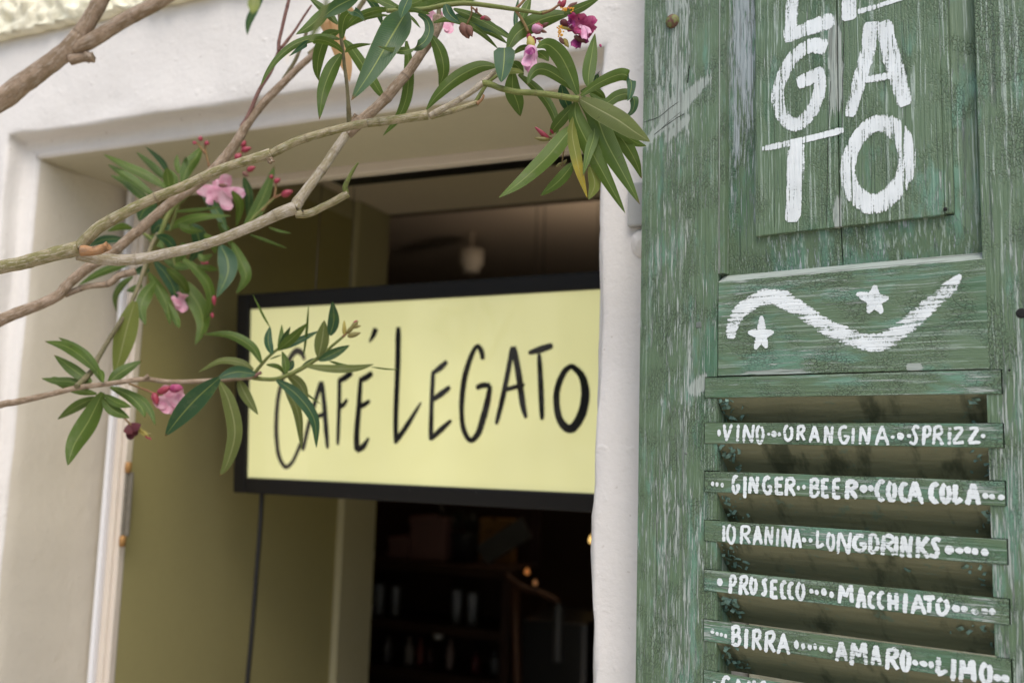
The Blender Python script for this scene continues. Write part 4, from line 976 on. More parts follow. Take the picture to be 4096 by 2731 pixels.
PK = petal_mat('pink_petal', (.70, .30, .42), (.80, .50, .58)); PM = petal_mat('wilted_magenta_petal', (.34, .02, .12), (.52, .11, .23)); PV = petal_mat('violet_petal', (.20, .02, .13), (.34, .05, .19))
PP = petal_mat('pale_pink_petal', (.62, .26, .42), (.78, .48, .62)); RB = plain('red_bud', (.30, .035, .06), .5, .3, 200); GB = plain('green_bud', (.20, .17, .05), .5, .25, 200); BB = plain('brown_bud', (.16, .07, .05), .7, .3, 200)
YB_ = plain('yellow_sepal', (.40, .33, .08), .6, .3, 200); DB = plain('dark_dead_flower', (.10, .015, .02), .7, .3, 150); YA = plain('orange_aphids', (.60, .30, .02), .5, .2, 300)

# ---- thick branch, upper left corner
b = Branch('thick brown forked branch crossing the upper left corner of the lintel', depth=.70)
b.stem('K4', [(-1300, 1500), (-700, 1130), (-60, 640), (30, 575), (120, 505), (250, 412), (350, 335), (430, 262), (470, 205)], [70, 64, 56, 55, 52, 55, 60, 55, 50], 'b', nodes=.25, jit=.10, n=18)
b.stem('K4', [(425, 268), (480, 195), (530, 115), (620, -40)], [49, 47, 45, 44], 'b', nodes=.4, jit=.08, n=16)
b.stem('K4', [(440, 290), (540, 242), (640, 178), (760, 105), (880, 45), (1030, -45)], [41, 43, 41, 40, 40, 39], 'b', d=.70, d1=.69, nodes=.5, jit=.07, n=16)
b.stem('K4', [(415, 350), (470, 342), (550, 335)], [36, 28, 30], 'b', nodes=.6, rag=True, name='broken_stub')

# ---- sharp forked pair in front
b = Branch('olive-green branch arching from the left to the leafy tuft beside the shutter', depth=.90)
b.stem('K4', [(-1500, 2150), (-800, 1800), (-60, 1592), (120, 1553), (300, 1503), (470, 1462)], [58, 46, 40, 40, 39, 44], 'g', d=.88, nodes=.5, n=16)
b.stem('K4', [(462, 1462), (530, 1390), (600, 1330), (780, 1230), (930, 1160), (1090, 1095), (1250, 1020), (1400, 965), (1600, 905)], [36, 34, 33, 30, 29, 28, 28, 28, 33], 'g', d=.88, d1=.885, n=14)
b.stem('K4', [(1590, 912), (1740, 838), (1890, 790), (2100, 737), (2352, 703)], [26, 25, 24, 25, 25], 'g', d=.885, d1=.88, n=14)
b.stem('K5', [(545, 728), (740, 702), (900, 678)], [25, 26, 30], 'g', d=.88, n=14)
b.stem('M6', [(262, 1040), (420, 955), (600, 852), (745, 742)], [30, 27, 26, 30], 'w', d=.88, d1=.87, n=12)
b.stem('M6', [(745, 742), (820, 760), (900, 792), (1050, 826), (1180, 832), (1330, 847), (1480, 872), (1605, 890)], [30, 27, 26, 27, 27, 28, 28, 30], 's', d=.87, d1=.855, n=12)
b.stem('M6', [(740, 735), (800, 690), (855, 636)], [24, 20, 21], 'w', d=.87, nodes=.5, rag=True, name='broken_stub')
b.stem('M6', [(280, 1048), (450, 1000), (600, 952), (690, 925)], [26, 25, 25, 28], 'g', d=.88, d1=.9, n=12)
b.stem('M6', [(680, 915), (760, 780), (820, 715), (880, 672)], [20, 18, 17, 14], 's', d=.9, n=10)
b.stem('M6', [(690, 930), (735, 890), (752, 850)], [18, 12, 9], 'x', d=.895, nodes=0, rag=True, name='broken_stub')
b.stem('K4', [(480, 1478), (560, 1478), (640, 1450)], [34, 26, 27], 'x', d=.872, nodes=.3, rag=True, name='broken_stub', jit=.15)
b.stem('K4', [(1590, 935), (1600, 960)], [22, 18], 'b', d=.88, nodes=.5, rag=True, name='broken_stub')
# tuft of leaves by the shutter
F_ = [([(1592, 850), (1530, 680), (1450, 520), (1370, 430), (1300, 398), (1222, 432)], 80, 'u', 'u', -.03), ([(1600, 832), (1480, 730), (1330, 635), (1235, 625), (1175, 680), (1138, 765)], 55, 'u', 'u', -.01),
      ([(1685, 775), (1692, 650), (1720, 480), (1748, 300)], 62, 'u', 'u', .01), ([(1620, 860), (1750, 765), (1900, 690), (2010, 668), (2070, 735), (2062, 850), (2036, 908)], 55, 'ut', 'u', -.03),
      ([(1700, 840), (1830, 925), (1940, 865), (2030, 845), (2095, 890), (2085, 990), (2005, 1068)], 52, 'ut', 'u', 0), ([(1615, 892), (1750, 965), (1950, 1075), (2100, 1180), (2242, 1272)], 96, 'u', 'o', -.05)]
for pts, hw, sd_, mt, dd in F_: b.leaf('M6', pts, hw, sd_, mt, .855, dd, roll=random.uniform(-12, 12))
F2 = [([(1800, 590), (1885, 670), (1950, 830), (2040, 1000), (2152, 1208)], 64, 'u', 'u', -.02), ([(1770, 600), (1775, 700), (1850, 860), (1950, 1050), (2066, 1260)], 54, 'u', 'u', -.01),
      ([(1760, 690), (1752, 790), (1775, 920), (1800, 1030), (1842, 1170)], 34, 'u', 'g', -.015), ([(1880, 700), (1880, 800), (1850, 900), (1814, 1042)], 31, 'u', 'u', -.03),
      ([(1760, 740), (1700, 812), (1600, 930), (1450, 1070), (1318, 1166)], 50, 'u', 'u', -.02), ([(1760, 960), (1680, 1060), (1562, 1158)], 36, 'u', 'u', .01), ([(1855, 980), (1885, 1085), (1848, 1178)], 36, 'u', 'y', 0),
      ([(1860, 640), (1960, 720), (2060, 840), (2125, 950), (2162, 1055)], 44, 'u', 'u', .03), ([(1960, 740), (2070, 805), (2130, 842), (2190, 862)], 26, 'u', 'u', .03), ([(1688, 500), (1700, 560), (1722, 620), (1756, 684)], 36, 't', 'u', .02),
      ([(1770, 610), (1700, 690), (1650, 750), (1618, 800)], 34, 'u', 'u', .03), ([(1800, 540), (1870, 528), (1925, 560), (1950, 612)], 22, 'u', 'u', .01), ([(1890, 470), (1850, 440), (1838, 425)], 14, 't', 'u', .02),
      ([(1905, 440), (1890, 480), (1885, 560), (1900, 600)], 24, 't', 'u', .04), ([(1990, 760), (1880, 640), (1810, 560)], 30, 'u', 'u', .05)]
for pts, hw, sd_, mt, dd in F2: b.leaf('K5', pts, hw, sd_, mt, .862, dd, roll=random.uniform(-14, 14))
b.stem('K5', [(1772, 600), (1772, 690), (1745, 760), (1690, 850), (1640, 880)], [13, 12, 11, 9, 5], 'o', d=.875, n=10, nodes=.5)
b.stem('K5', [(1720, 830), (1700, 900), (1690, 980)], [7, 5, 4], 'p', d=.89, n=8, nodes=0)
for x, y, x1, y1, h_ in ((1615, 822, 1530, 748, 16), (1620, 825, 1528, 815, 15), (1640, 790, 1620, 760, 9), (1690, 960, 1655, 985, 9), (1700, 965, 1720, 940, 9)): b.bud('K5', x, y, x1, y1, h_, RB if y1 < 800 else GB, .885)
b.stem('K5', [(1690, 850), (1650, 825), (1600, 800)], [8, 7, 5], 'p', d=.885, n=8, nodes=0)
# leaves of the short green shoot
for pts, hw, sd_, mt, dd in (([(858, 592), (700, 602), (500, 705), (340, 850), (228, 995)], 62, 'u', 'u', .0), ([(1010, 640), (1010, 800), (1055, 930), (1080, 1045)], 74, 'u', 'u', .02), ([(1060, 670), (1200, 780), (1330, 935), (1400, 1100), (1406, 1225)], 42, 'u', 'u', -.01),
        ([(900, 680), (990, 640), (1060, 640), (1112, 656)], 26, 'u', 'y', -.01), ([(1000, 560), (1060, 605), (1105, 690)], 42, 'u', 'u', .02), ([(1160, 415), (1080, 440), (1008, 492)], 26, 'u', 'u', .02), ([(1230, 462), (1290, 505), (1332, 552)], 42, 'u', 'u', .03)):
    b.leaf('M6', pts, hw, sd_, mt, .895, dd)
b.leaf('M6', [(936, 430), (934, 520), (925, 620), (905, 740)], 96, 't', 'u', .872, -.02, roll=4, blunt=True)

# ---- grey branch, lower limb of the same fork and on up to the top
b = Branch('long grey-barked branch bending up from the low fork to the leaves at the top centre', depth=.91)
b.stem('K4', [(455, 1500), (600, 1526), (720, 1533), (850, 1522), (1000, 1490), (1130, 1463), (1300, 1410), (1500, 1328), (1650, 1258), (1735, 1228)], [34, 36, 34, 32, 31, 30, 30, 31, 34, 40], 'w', d=.885, d1=.93, n=14, nodes=.6)
b.stem('K4', [(1735, 1232), (1765, 1178), (1850, 1065), (1920, 970), (2000, 850), (2070, 755)], [36, 30, 28, 27, 26, 25], 'w', d=.93, d1=.95, n=14)
b.stem('K5', [(425, 790), (520, 702), (580, 650), (660, 572), (720, 500), (790, 420), (880, 285), (945, 180), (968, 100)], [34, 36, 30, 33, 30, 29, 29, 33, 36], 'b', d=.95, d1=.96, n=14)
b.stem('M6', [(330, 260), (345, 170), (352, 60), (372, -30)], [30, 24, 20, 20], 'o', d=.96, n=10)
b.stem('K4', [(1745, 1262), (1820, 1258), (1900, 1222), (1980, 1182), (2052, 1140)], [26, 23, 22, 22, 24], 'g', d=.93, n=12, nodes=.6)
b.stem('K4', [(2040, 1135), (2035, 1100), (2062, 1040), (2090, 990), (2112, 960)], [18, 15, 12, 10, 5], 's', d=.93, d1=.92, n=10)
b.stem('M5', [(1190, 1290), (1215, 1240), (1245, 1200)], [30, 22, 26], 'b', d=.95, nodes=0, rag=True, name='broken_stub')
b.stem('M5', [(1170, 1285), (1165, 1200), (1160, 1120), (1145, 900), (1118, 690), (1105, 560), (1090, 450), (1068, 260), (1058, 60), (1055, -40)], [30, 24, 20, 19, 18, 18, 19, 17, 15, 14], 'o', d=.95, d1=.92, n=10)
for pts, hw, sd_, mt, d, dd in (([(1068, 412), (960, 388), (800, 398), (600, 465), (430, 600), (310, 760), (232, 920)], 40, 'u', 'u', .925, -.03), ([(1100, 552), (1030, 482), (900, 425), (760, 432), (640, 512), (538, 592)], 40, 'ut', 'u', .925, -.04),
        ([(1082, 565), (985, 720), (895, 960), (855, 1255)], 76, 'u', 'u', .925, -.01), ([(1060, 330), (930, 385), (860, 550), (835, 720), (850, 850)], 66, 'u', 'u', .945, .02), ([(1115, 420), (1200, 520), (1350, 740), (1480, 950), (1535, 1030)], 60, 'u', 'u', .945, .01),
        ([(1125, 552), (1180, 502), (1280, 475), (1410, 462)], 24, 'u', 'u', .925, -.01), ([(1095, 405), (1098, 290), (1130, 180), (1200, 122), (1275, 150), (1338, 228)], 56, 'ut', 'u', .92, -.04), ([(1000, 30), (880, 160), (760, 270), (608, 365)], 62, 'u', 'u', .93, -.01),
        ([(1050, 255), (950, 150), (850, 60), (730, -40)], 44, 'u', 'u', .935, .01), ([(1130, 310), (1250, 190), (1400, 125), (1540, 105), (1720, 118)], 38, 'u', 'u', .94, .0), ([(1120, 300), (1300, 200), (1450, 165), (1610, 165)], 26, 'u', 'u', .945, .0)):
    b.leaf('M5', pts, hw, sd_, mt, d, dd)

# ---- leaves and flowers hanging in from the top
b = Branch('leafy flowering shoot hanging in from the top edge with wilted magenta flowers', depth=.90)
b.stem('M6', [(-120, 100), (80, 92), (250, 80), (400, 48), (600, 32), (850, 60), (1040, 88), (1270, 122)], [20, 22, 22, 23, 22, 20, 19, 14], 's', d=.91, d1=.88, n=10, nodes=.4)
b.stem('M6', [(1270, 122), (1360, 90), (1430, 40)], [14, 12, 10], 'p', d=.88, n=8, nodes=0)
b.stem('M6', [(1036, 92), (1100, 190), (1150, 290)], [15, 13, 14], 'p', d=.885, n=8, nodes=.3)
b.stem('M6', [(1040, 80), (1090, 30), (1140, -30)], [13, 12, 12], 'p', d=.885, n=8, nodes=0)
b.stem('M6', [(950, 470), (985, 405), (1010, 350)], [20, 20, 14], 's', d=.89, n=10, nodes=0)
b.leaf('M5', [(1768, 120), (1690, 250), (1600, 400), (1400, 740), (1188, 1055)], 150, 't', 'u', .872, -.04, roll=8)
b.leaf('M5', [(1800, -40), (1745, 80), (1705, 195)], 62, 't', 'u', .865, -.02, roll=12)
b.leaf('M5', [(1270, -40), (1050, 65), (880, 192)], 76, 't', 'u', .87, -.02, roll=-10)
b.leaf('M5', [(1890, 150), (1980, 210), (2005, 330), (1940, 450), (1780, 525), (1620, 525), (1468, 487)], 52, 'tu', 'u', .89, -.05, roll=20)
b.leaf('M5', [(1765, 430), (1790, 700), (1770, 1000), (1680, 1230), (1518, 1425)], 58, 'u', 'u', .965, .0)
b.leaf('N8', [(1140, 225), (1195, 330), (1215, 450), (1186, 545)], 44, 'u', 'u', .95, .01)
b.leaf('M5', [(1785, 150), (1850, 220), (1915, 300)], 16, 'u', 'u', .93, .0)
b.leaf('M5', [(2010, 150), (1900, 125), (1780, 105)], 18, 'u', 'u', .9, .0)
b.leaf('M5', [(1340, -30), (1450, 90), (1525, 290)], 40, 't', 'u', .965, .03)
b.leaf('M6', [(405, 42), (445, 130), (540, 210)], 48, 't', 'u', .87, -.01, roll=5)
for pts, hw, sd_, d in (([(480, 80), (650, 150), (820, 235), (1035, 378)], 42, 'u', .905), ([(300, 205), (420, 175), (560, 200), (700, 275), (800, 360), (884, 445)], 30, 'u', .9), ([(500, 135), (650, 200), (850, 260), (990, 318)], 44, 't', .92), ([(680, 245), (830, 300), (965, 395)], 30, 'u', .925),
        ([(965, 440), (1060, 290), (1250, 185), (1400, 140), (1545, 122)], 78, 'u', .885), ([(1470, 125), (1620, 68), (1810, -30)], 40, 'u', .88), ([(1085, 190), (1130, 80), (1175, -30)], 42, 'u', .93), ([(1040, 290), (1038, 150), (1062, -20)], 22, 't', .925),
        ([(130, 90), (250, 60), (420, -20)], 50, 'u', .93), ([(-40, 70), (110, 88), (260, 128)], 22, 'u', .9), ([(200, 10), (420, 30), (640, -10), (830, -40)], 30, 'u', .93), ([(-250, -30), (-100, 40), (60, 100)], 34, 'u', .92), ([(-380, -60), (-180, -10), (0, 70)], 40, 'u', .935), ([(30, 60), (150, 20), (300, -50)], 40, 'u', .94)):
    b.leaf('M6', pts, hw, sd_, 'u', d, None)
b.leaf('M5', [(965, 200), (1010, 330), (1080, 520), (1140, 690), (1172, 860)], 88, 'u', 'd', 1.06, .0, roll=10)
b.leaf('M5', [(960, 40), (900, 200), (920, 300), (990, 470)], 50, 'u', 'd', 1.05, .0, roll=40)
b.leaf('M5', [(1090, 40), (1160, 90), (1230, 130)], 36, 'u', 'd', 1.06, .0, roll=0)
b.leaf('M5', [(180, -60), (168, 50), (150, 145)], 62, 'u', 'y', .62, -.01, roll=0)
b.leaf('M5', [(275, -50), (180, 110), (120, 240), (102, 375)], 40, 't', 'u', .66, .0, roll=20)
b.leaf('M5', [(950, -60), (880, 170), (800, 330), (745, 450)], 34, 'u', 'o', .52, .0, roll=35)
# flowers of that shoot
b.petals('M6', 1600, 200, [(1540, 150), (1620, 130), (1700, 165), (1760, 215), (1740, 290), (1670, 340), (1600, 300), (1560, 280)], 52, PM, .885, crumple=.75, cup=.8)
b.petals('M6', 1590, 330, [(1560, 400), (1600, 440), (1630, 390), (1690, 370)], 34, PV, .886, crumple=.8, cup=.8)
b.petals('M6', 1560, 170, [(1520, 170), (1560, 130), (1610, 150), (1540, 230)], 34, PV, .883, crumple=.8, cup=.8)
b.petals('M6', 1640, 230, [(1650, 340), (1690, 300), (1610, 260)], 30, PP, .880, crumple=.5, cup=.9, name='flower_heart')
for x, y, x1, y1, h_, mt in ((1440, 70, 1490, -10, 26, RB), (1500, 80, 1590, 20, 22, BB), (1480, 90, 1560, 95, 28, RB), (1520, 70, 1620, 40, 18, BB), (1560, 90, 1645, 98, 16, RB), (1430, 60, 1430, 0, 20, RB), (1240, 250, 1245, 190, 16, BB), (1270, 240, 1335, 205, 20, BB), (1180, 265, 1280, 250, 42, PP), (1190, 250, 1260, 300, 34, RB), (1200, 240, 1282, 238, 30, RB), (1250, 270, 1318, 295, 16, BB),
        (1150, 300, 1165, 380, 26, RB), (1190, 330, 1215, 395, 20, RB), (1220, 350, 1290, 345, 14, DB), (1240, 370, 1300, 395, 14, YB_), (1470, 350, 1510, 430, 24, YB_), (1430, 340, 1470, 400, 20, BB), (1440, 190, 1520, 240, 36, DB), (1560, 330, 1680, 385, 26, BB), (1420, 235, 1540, 270, 16, YB_), (550, 215, 620, 350, 46, BB), (600, 230, 650, 330, 34, BB), (740, 150, 815, 185, 22, BB), (720, 170, 780, 150, 16, RB), (680, 120, 690, 70, 14, BB), (1790, 400, 1805, 425, 12, PM)):
    b.bud('M6', x, y, x1, y1, h_, mt, .884 + .002 * (x % 4))
b.stem('M6', [(640, 60), (640, 130), (600, 215)], [9, 8, 8], 'p', d=.9, n=8, nodes=0); b.stem('M6', [(650, 70), (700, 120), (760, 165)], [8, 8, 7], 'p', d=.9, n=8, nodes=0)
# the fading bud that hangs by its yellow calyx
b.bud('M6', 1165, 330, 1185, 480, 40, YB_, .88); b.bud('M6', 1178, 400, 1150, 660, 66, PP, .879, name='flower_bud')
b.petals('M6', 1178, 425, [(1135, 480), (1170, 490), (1205, 480)], 20, PV, .872, name='sepals', crumple=.2, cup=.3)
b.petals('M6', 1165, 470, [(1120, 590), (1150, 640), (1195, 600)], 44, PP, .872, name='flower', crumple=.15, cup=.3)
b.petals('M6', 330, 140, [(235, 130), (290, 200), (380, 120)], 46, PK, .99); b.petals('M6', 430, 190, [(395, 260), (440, 300), (490, 215)], 44, PK, .99)
ab = []
bm = bmesh.new(); rnd = random.Random(4)
for i in range(46):
    x, y = (rnd.gauss(1435, 16), rnd.uniform(230, 330)) if i < 28 else (rnd.uniform(1440, 1560), rnd.gauss(80, 12))
    p = at('M6', x, y, .876); r = .0009; bmesh.ops.create_icosphere(bm, subdivisions=1, radius=r, matrix=Matrix.Translation(p))
tag(finish('aphids', into(bm, b.M), YA, b.o), kind='stuff')

# ---- softer branch behind, from the left edge up to the top
b = Branch('brown branch rising behind the olive one, with thin reddish twigs near the top', depth=1.10)
b.stem('K6', [(-1300, 1350), (-700, 880), (-40, 580), (60, 535), (150, 500), (250, 462), (350, 410), (400, 350), (520, 250), (650, 172), (810, 35)], [44, 36, 32, 32, 32, 33, 36, 32, 30, 30, 28], 'b', d=1.06, d1=1.10, n=14, nodes=.4)
b.stem('K4', [(800, 1375), (1000, 1200), (1160, 1088), (1300, 960), (1400, 830), (1455, 735), (1560, 600), (1680, 480), (1760, 400), (1860, 310)], [29, 28, 28, 28, 30, 28, 24, 24, 20, 19], 'b', d=1.10, d1=1.12, n=14, nodes=.5)
b.stem('K5', [(200, 325), (330, 215), (420, 140), (480, 70), (540, -20)], [17, 16, 15, 14, 14], 'o', d=1.12, d1=1.12, n=10)
b.stem('M5', [(40, 1330), (110, 1215), (230, 940), (340, 765), (440, 520), (470, 490), (600, 320), (690, 180), (775, 55)], [24, 22, 20, 18, 20, 18, 14, 12, 10], 'r', d=1.11, d1=1.1, n=10)
b.stem('M5', [(430, 530), (435, 430), (470, 280), (495, 170), (545, -30)], [20, 18, 18, 18, 16], 'r', d=1.1, n=10)
b.stem('M5', [(480, 830), (600, 640), (680, 450), (745, 280)], [20, 19, 18, 17], 'o', d=1.12, n=10)
b.stem('K6', [(380, 412), (440, 388), (520, 362), (640, 345), (700, 300), (800, 272)], [18, 17, 17, 20, 20, 22], 'b', d=1.09, d1=1.11, n=10)

# ---- lower sprig reaching across the sign
b = Branch('lowest leafy sprig, reaching across the yellow sign with small buds at its tip', depth=1.10)
b.stem('K6', [(-1200, 1750), (-600, 1260), (-40, 1072), (80, 1046), (150, 1030), (300, 996), (460, 958), (650, 934), (850, 908), (1000, 924), (1180, 920), (1300, 912), (1490, 895)], [36, 28, 22, 21, 20, 20, 21, 17, 16, 15, 14, 15, 15], 'b', d=1.07, d1=1.12, n=10, nodes=.5)
b.stem('K6', [(1490, 885), (1560, 800), (1600, 760), (1645, 725)], [11, 10, 9, 8], 's', d=1.12, n=8, nodes=0)
b.stem('K6', [(1490, 900), (1560, 908), (1640, 904), (1750, 860), (1880, 780), (1960, 710), (2030, 652)], [13, 12, 13, 14, 12, 9, 8], 's', d=1.12, d1=1.1, n=8, nodes=0)
b.stem('K6', [(450, 952), (500, 905), (550, 850), (572, 795), (640, 680), (740, 520), (800, 400), (850, 260), (890, 130), (930, 50)], [16, 17, 16, 14, 14, 14, 13, 13, 12, 12], 'o', d=1.09, d1=1.24, n=10, nodes=.5)
b.stem('K6', [(850, 905), (875, 885)], [9, 12], 'b', d=1.1, nodes=0, rag=True, name='broken_stub')
b.stem('K6', [(1495, 892), (1520, 878), (1540, 868)], [12, 10, 10], 'r', d=1.115, nodes=0, name='broken_stub')
b.leaf('K6', [(795, 450), (750, 600), (715, 740), (675, 900)], 62, 'u', 'y', 1.17, .0, roll=5)
for pts, hw, sd_, mt in (([(610, 930), (530, 800), (440, 720), (345, 662)], 30, 'u', 'u'), ([(570, 860), (470, 765), (380, 712), (262, 684)], 32, 'u', 'u'), ([(540, 925), (430, 850), (318, 765)], 34, 'u', 'u'), ([(570, 950), (430, 925), (330, 918), (243, 903)], 26, 'u', 'u'), ([(570, 995), (450, 970), (330, 915), (290, 905)], 26, 'u', 'u'),
        ([(560, 1015), (450, 1070), (338, 1146)], 30, 'u', 'u'), ([(605, 985), (525, 1150), (440, 1290), (398, 1418)], 58, 'u', 'u'), ([(640, 925), (720, 862), (838, 798)], 34, 'u', 'u'), ([(650, 955), (760, 1005), (830, 1070), (855, 1135)], 32, 'u', 'u'), ([(690, 965), (820, 1020), (885, 1095), (918, 1185)], 22, 'u', 'u'),
        ([(615, 1000), (690, 1045), (775, 1072)], 26, 'u', 'u'), ([(605, 1025), (670, 1090), (765, 1138)], 34, 'u', 'u'), ([(580, 850), (600, 880), (608, 930)], 16, 'u', 'u')):
    b.leaf('K6', pts, hw, sd_, mt, 1.11, LRND.uniform(-.03, .03))
for pts, hw, sd_, mt, d in (([(1292, 902), (1165, 1015), (1060, 1130), (972, 1245)], 62, 't', 'u', 1.06), ([(1295, 922), (1350, 1040), (1385, 1220), (1345, 1390), (1294, 1480)], 44, 'u', 'o', 1.1), ([(1405, 908), (1450, 1005), (1522, 1118)], 32, 'u', 'o', 1.12), ([(1505, 878), (1390, 866), (1275, 905)], 36, 't', 'u', 1.11),
        ([(1495, 852), (1420, 810), (1300, 800), (1168, 868)], 22, 'u', 'o', 1.13), ([(1542, 812), (1480, 715), (1350, 648), (1190, 645)], 28, 'u', 'u', 1.11), ([(1602, 762), (1580, 680), (1592, 595)], 25, 't', 'u', 1.1), ([(1590, 600), (1545, 520), (1488, 402)], 7, 'u', 'u', 1.12), ([(1640, 735), (1658, 660), (1662, 585)], 15, 'u', 'u', 1.12), ([(1648, 725), (1680, 660), (1712, 598)], 17, 't', 'u', 1.12),
        ([(1638, 738), (1720, 670), (1812, 578)], 29, 'u', 'u', 1.11), ([(1655, 732), (1760, 682), (1885, 622)], 20, 't', 'u', 1.11), ([(1685, 875), (1682, 810), (1662, 742)], 23, 'u', 'u', 1.11), ([(1695, 860), (1715, 830), (1730, 795)], 18, 't', 'u', 1.12), ([(1790, 770), (1808, 620), (1820, 458)], 8, 'u', 'u', 1.12), ([(1878, 778), (1900, 670), (1912, 560)], 42, 'u', 'o', 1.1),
        ([(1945, 650), (1968, 560), (1960, 448)], 34, 't', 'u', 1.1), ([(1880, 798), (1970, 755), (2062, 708)], 29, 't', 'u', 1.1), ([(1790, 828), (1950, 845), (2100, 842), (2205, 820)], 24, 'u', 'o', 1.1), ([(2190, 836), (2270, 848), (2360, 852)], 5, 'u', 'u', 1.11), ([(1940, 800), (2000, 818), (2065, 828)], 8, 'u', 'u', 1.11), ([(1690, 872), (1770, 945), (1816, 1045)], 32, 'u', 'o', 1.12),
        ([(1630, 912), (1750, 1000), (1850, 1140), (1866, 1315)], 36, 't', 'u', 1.09), ([(1680, 955), (1755, 1100), (1780, 1328)], 26, 'u', 'o', 1.12), ([(1715, 925), (1800, 990), (1898, 1060)], 7, 'u', 'u', 1.12), ([(1570, 822), (1640, 835), (1680, 880)], 14, 'u', 'u', 1.12), ([(1590, 790), (1630, 775), (1660, 765)], 5, 'u', 'u', 1.12), ([(1780, 830), (1840, 800), (1890, 790)], 14, 't', 'u', 1.11)):
    b.leaf('K6', pts, hw, sd_, mt, d, LRND.uniform(-.02, .02))
for x, y, x1, y1, h_, mt in ((2030, 650, 2028, 560, 13, YB_), (2045, 640, 2090, 585, 14, GB), (2070, 610, 2112, 565, 16, GB), (2050, 655, 2128, 635, 16, GB), (2075, 600, 2130, 595, 12, GB), (2085, 585, 2105, 560, 10, RB)): b.bud('K6', x, y, x1, y1, h_, mt, 1.1)
b.stem('K6', [(2020, 660), (2045, 635), (2075, 605)], [8, 7, 6], 'p', d=1.1, n=8, nodes=0)
b.petals('K6', 975, 1010, [(930, 1075), (985, 1105), (1045, 1110), (1090, 1040), (1075, 960), (1010, 950)], 48, PK, 1.16)
b.bud('K6', 930, 990, 1010, 950, 22, RB, 1.15); b.bud('K6', 905, 990, 930, 1060, 22, RB, 1.15); b.bud('K6', 1000, 965, 1080, 958, 26, PM, 1.15)
b.stem('K6', [(760, 935), (850, 968), (930, 1005)], [7, 7, 8], 'p', d=1.15, n=8, nodes=0)
b.petals('K6', 770, 1170, [(752, 1230), (770, 1262), (805, 1240), (820, 1200)], 28, DB, 1.2); b.stem('K6', [(715, 1120), (750, 1155), (775, 1180)], [6, 6, 7], 'p', d=1.2, n=8, nodes=0)
for x, y, x1, y1, mt in ((810, 1190, 850, 1220, YB_), (840, 1210, 880, 1250, YB_), (860, 1230, 900, 1235, GB), (855, 1240, 895, 1265, RB), (815, 1205, 855, 1245, YB_)): b.bud('K6', x, y, x1, y1, 9, mt, 1.2)

# ---- blurred bush in the doorway corner
b = Branch('soft-focus leafy oleander clump with pink flowers in the upper left of the doorway', depth=1.25)
b.stem('M4', [(475, 1050), (510, 930), (540, 850), (600, 750), (640, 650), (710, 550), (810, 465)], [18, 18, 18, 18, 18, 16, 14], 's', d=1.24, n=10, nodes=.3)
b.stem('M4', [(540, 800), (500, 770), (450, 745)], [11, 10, 9], 's', d=1.25, n=8, nodes=0); b.stem('M4', [(660, 740), (690, 660), (720, 560), (720, 480)], [12, 11, 10, 9], 's', d=1.27, n=8, nodes=0); b.stem('M4', [(590, 690), (560, 600), (540, 540)], [11, 10, 9], 's', d=1.26, n=8, nodes=0)
b.stem('M4', [(1090, 760), (1200, 690), (1300, 590), (1390, 510)], [11, 11, 9, 8], 's', d=1.26, n=8, nodes=0); b.stem('M4', [(680, 900), (700, 980), (730, 1060)], [14, 12, 10], 's', d=1.26, n=8, nodes=0)
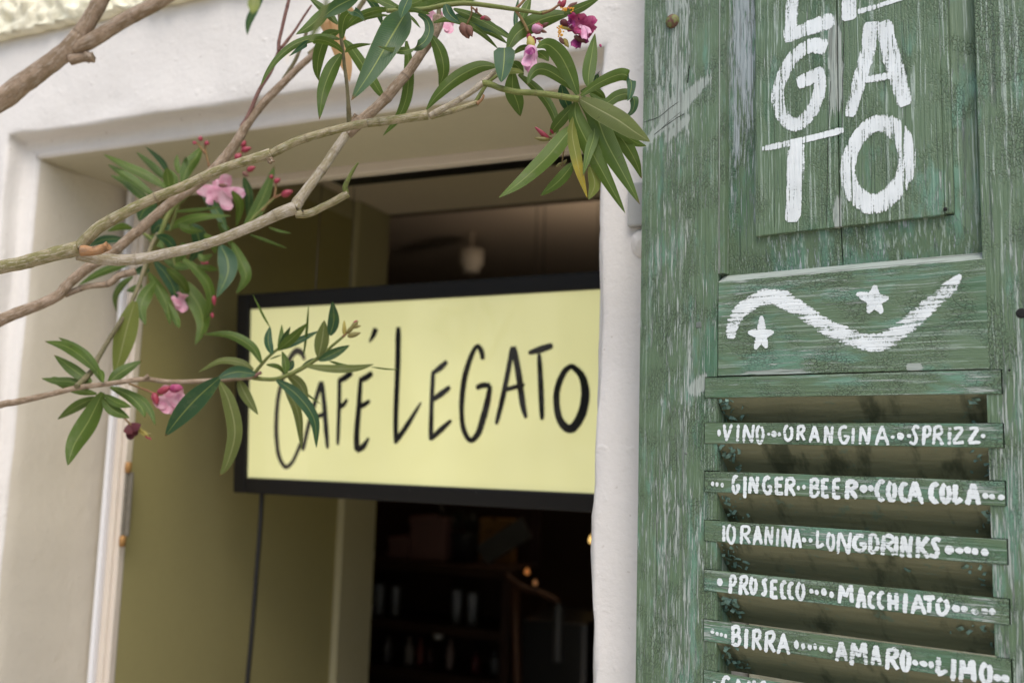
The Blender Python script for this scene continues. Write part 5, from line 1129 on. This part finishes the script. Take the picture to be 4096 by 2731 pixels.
E_ = [([(650, 445), (500, 350), (350, 280), (195, 203)], 34, 'u'), ([(570, 510), (430, 400), (320, 330), (225, 272)], 30, 'u'), ([(540, 560), (440, 470), (350, 395), (242, 348)], 32, 'u'), ([(640, 385), (540, 290), (422, 185)], 26, 'u'), ([(655, 345), (600, 250), (490, 150)], 20, 't'), ([(660, 455), (648, 370), (640, 295)], 36, 'u'), ([(695, 445), (685, 370), (650, 305)], 32, 'u'),
      ([(745, 405), (785, 300), (845, 220), (888, 145)], 44, 'u'), ([(722, 340), (712, 270), (712, 205)], 20, 'u'), ([(745, 310), (768, 260), (772, 220)], 17, 't'), ([(690, 570), (770, 490), (850, 440)], 20, 'u'), ([(570, 550), (485, 590), (445, 670)], 50, 't'), ([(660, 715), (585, 700), (535, 760)], 46, 't'), ([(640, 725), (750, 672), (880, 640), (1090, 632)], 32, 'u'),
      ([(700, 605), (850, 592), (1025, 572)], 15, 'u'), ([(810, 690), (855, 760), (860, 850), (795, 960)], 52, 't'), ([(890, 490), (960, 560), (1020, 650), (1062, 750)], 36, 't'), ([(1095, 460), (1150, 560), (1125, 715)], 30, 'u'), ([(1178, 365), (1212, 500), (1200, 650)], 32, 't'), ([(1175, 720), (1262, 600), (1332, 450), (1392, 280)], 46, 'u'), ([(400, 722), (320, 710), (225, 742)], 24, 'u'),
      ([(400, 955), (290, 985), (150, 1042), (18, 1122)], 28, 'u'), ([(340, 795), (200, 800), (95, 845)], 30, 't'), ([(405, 1055), (330, 1110), (278, 1200), (288, 1305)], 22, 'u'), ([(560, 1090), (492, 1180), (460, 1280), (492, 1395)], 46, 'u'), ([(515, 1030), (590, 1150), (642, 1260), (664, 1395)], 40, 'u'), ([(555, 950), (640, 1050), (692, 1150), (690, 1235)], 42, 't'), ([(650, 1240), (700, 1350), (730, 1415)], 26, 'u'),
      ([(715, 1070), (800, 1160), (872, 1280), (890, 1400), (836, 1535)], 60, 'u'), ([(730, 920), (850, 1010), (935, 1130), (942, 1260), (895, 1375)], 36, 'u'), ([(1015, 840), (1062, 940), (1060, 1050), (986, 1205)], 66, 't'), ([(1095, 820), (1155, 950), (1192, 1060), (1118, 1185)], 42, 'u'), ([(850, 985), (940, 1000), (1000, 1012)], 22, 'u'), ([(1220, 765), (1350, 812), (1485, 862)], 11, 'u'),
      ([(1350, 715), (1430, 740), (1510, 755)], 9, 'u'), ([(470, 1120), (410, 1140), (355, 1155)], 24, 'u'), ([(620, 860), (560, 800), (470, 760)], 28, 'u'), ([(700, 870), (640, 800), (560, 770)], 36, 't'), ([(760, 820), (740, 900), (700, 960)], 36, 'u'), ([(900, 760), (960, 820), (980, 900)], 30, 'u'), ([(620, 940), (720, 980), (800, 1000)], 30, 'u'), ([(560, 640), (620, 600), (690, 590)], 28, 'u'), ([(520, 1010), (460, 1010), (400, 1040)], 30, 't'), ([(1000, 680), (1060, 760), (1080, 850)], 34, 'u'), ([(720, 700), (800, 730), (900, 740)], 28, 'u'), ([(640, 1000), (740, 1090), (800, 1200)], 34, 'u'), ([(860, 900), (900, 930), (960, 900)], 26, 'u')]
for pts, hw, sd_ in E_: b.leaf('M4', pts, hw, sd_, 'u', 1.25 + LRND.uniform(-.03, .04), LRND.uniform(-.04, .04))
b.petals('M4', 1030, 455, [(850, 470), (920, 540), (1070, 600), (1185, 490), (1060, 340), (960, 390)], 46, PK, 1.28); b.bud('M4', 1000, 420, 1070, 425, 16, BB, 1.27)
b.petals('M4', 745, 1200, [(690, 1240), (740, 1300), (790, 1270), (750, 1180)], 44, PK, 1.27)
for x, y, x1, y1, h_, mt in ((1120, 240, 1160, 200, 28, RB), (1160, 180, 1230, 160, 22, RB), (1160, 150, 1190, 110, 22, RB), (1200, 320, 1260, 290, 20, RB), (1170, 330, 1210, 360, 18, BB), (1440, 490, 1520, 460, 26, RB), (1390, 400, 1430, 375, 20, RB), (1360, 370, 1380, 350, 16, RB), (870, 110, 880, 80, 18, RB), (920, 140, 915, 110, 18, RB), (835, 135, 830, 110, 16, RB), (960, 1180, 975, 1260, 18, RB), (955, 1310, 960, 1345, 14, RB), (880, 960, 935, 960, 20, RB)): b.bud('M4', x, y, x1, y1, h_, mt, 1.26)
for pts in ([(935, 290), (915, 200), (905, 140)], [(1390, 510), (1400, 440), (1395, 380)], [(1300, 600), (1380, 515), (1480, 470)], [(1120, 260), (1150, 210), (1170, 140)], [(910, 200), (870, 150), (850, 120)]): b.stem('M4', pts, [9, 8, 7], 'p', d=1.26, n=8, nodes=0)
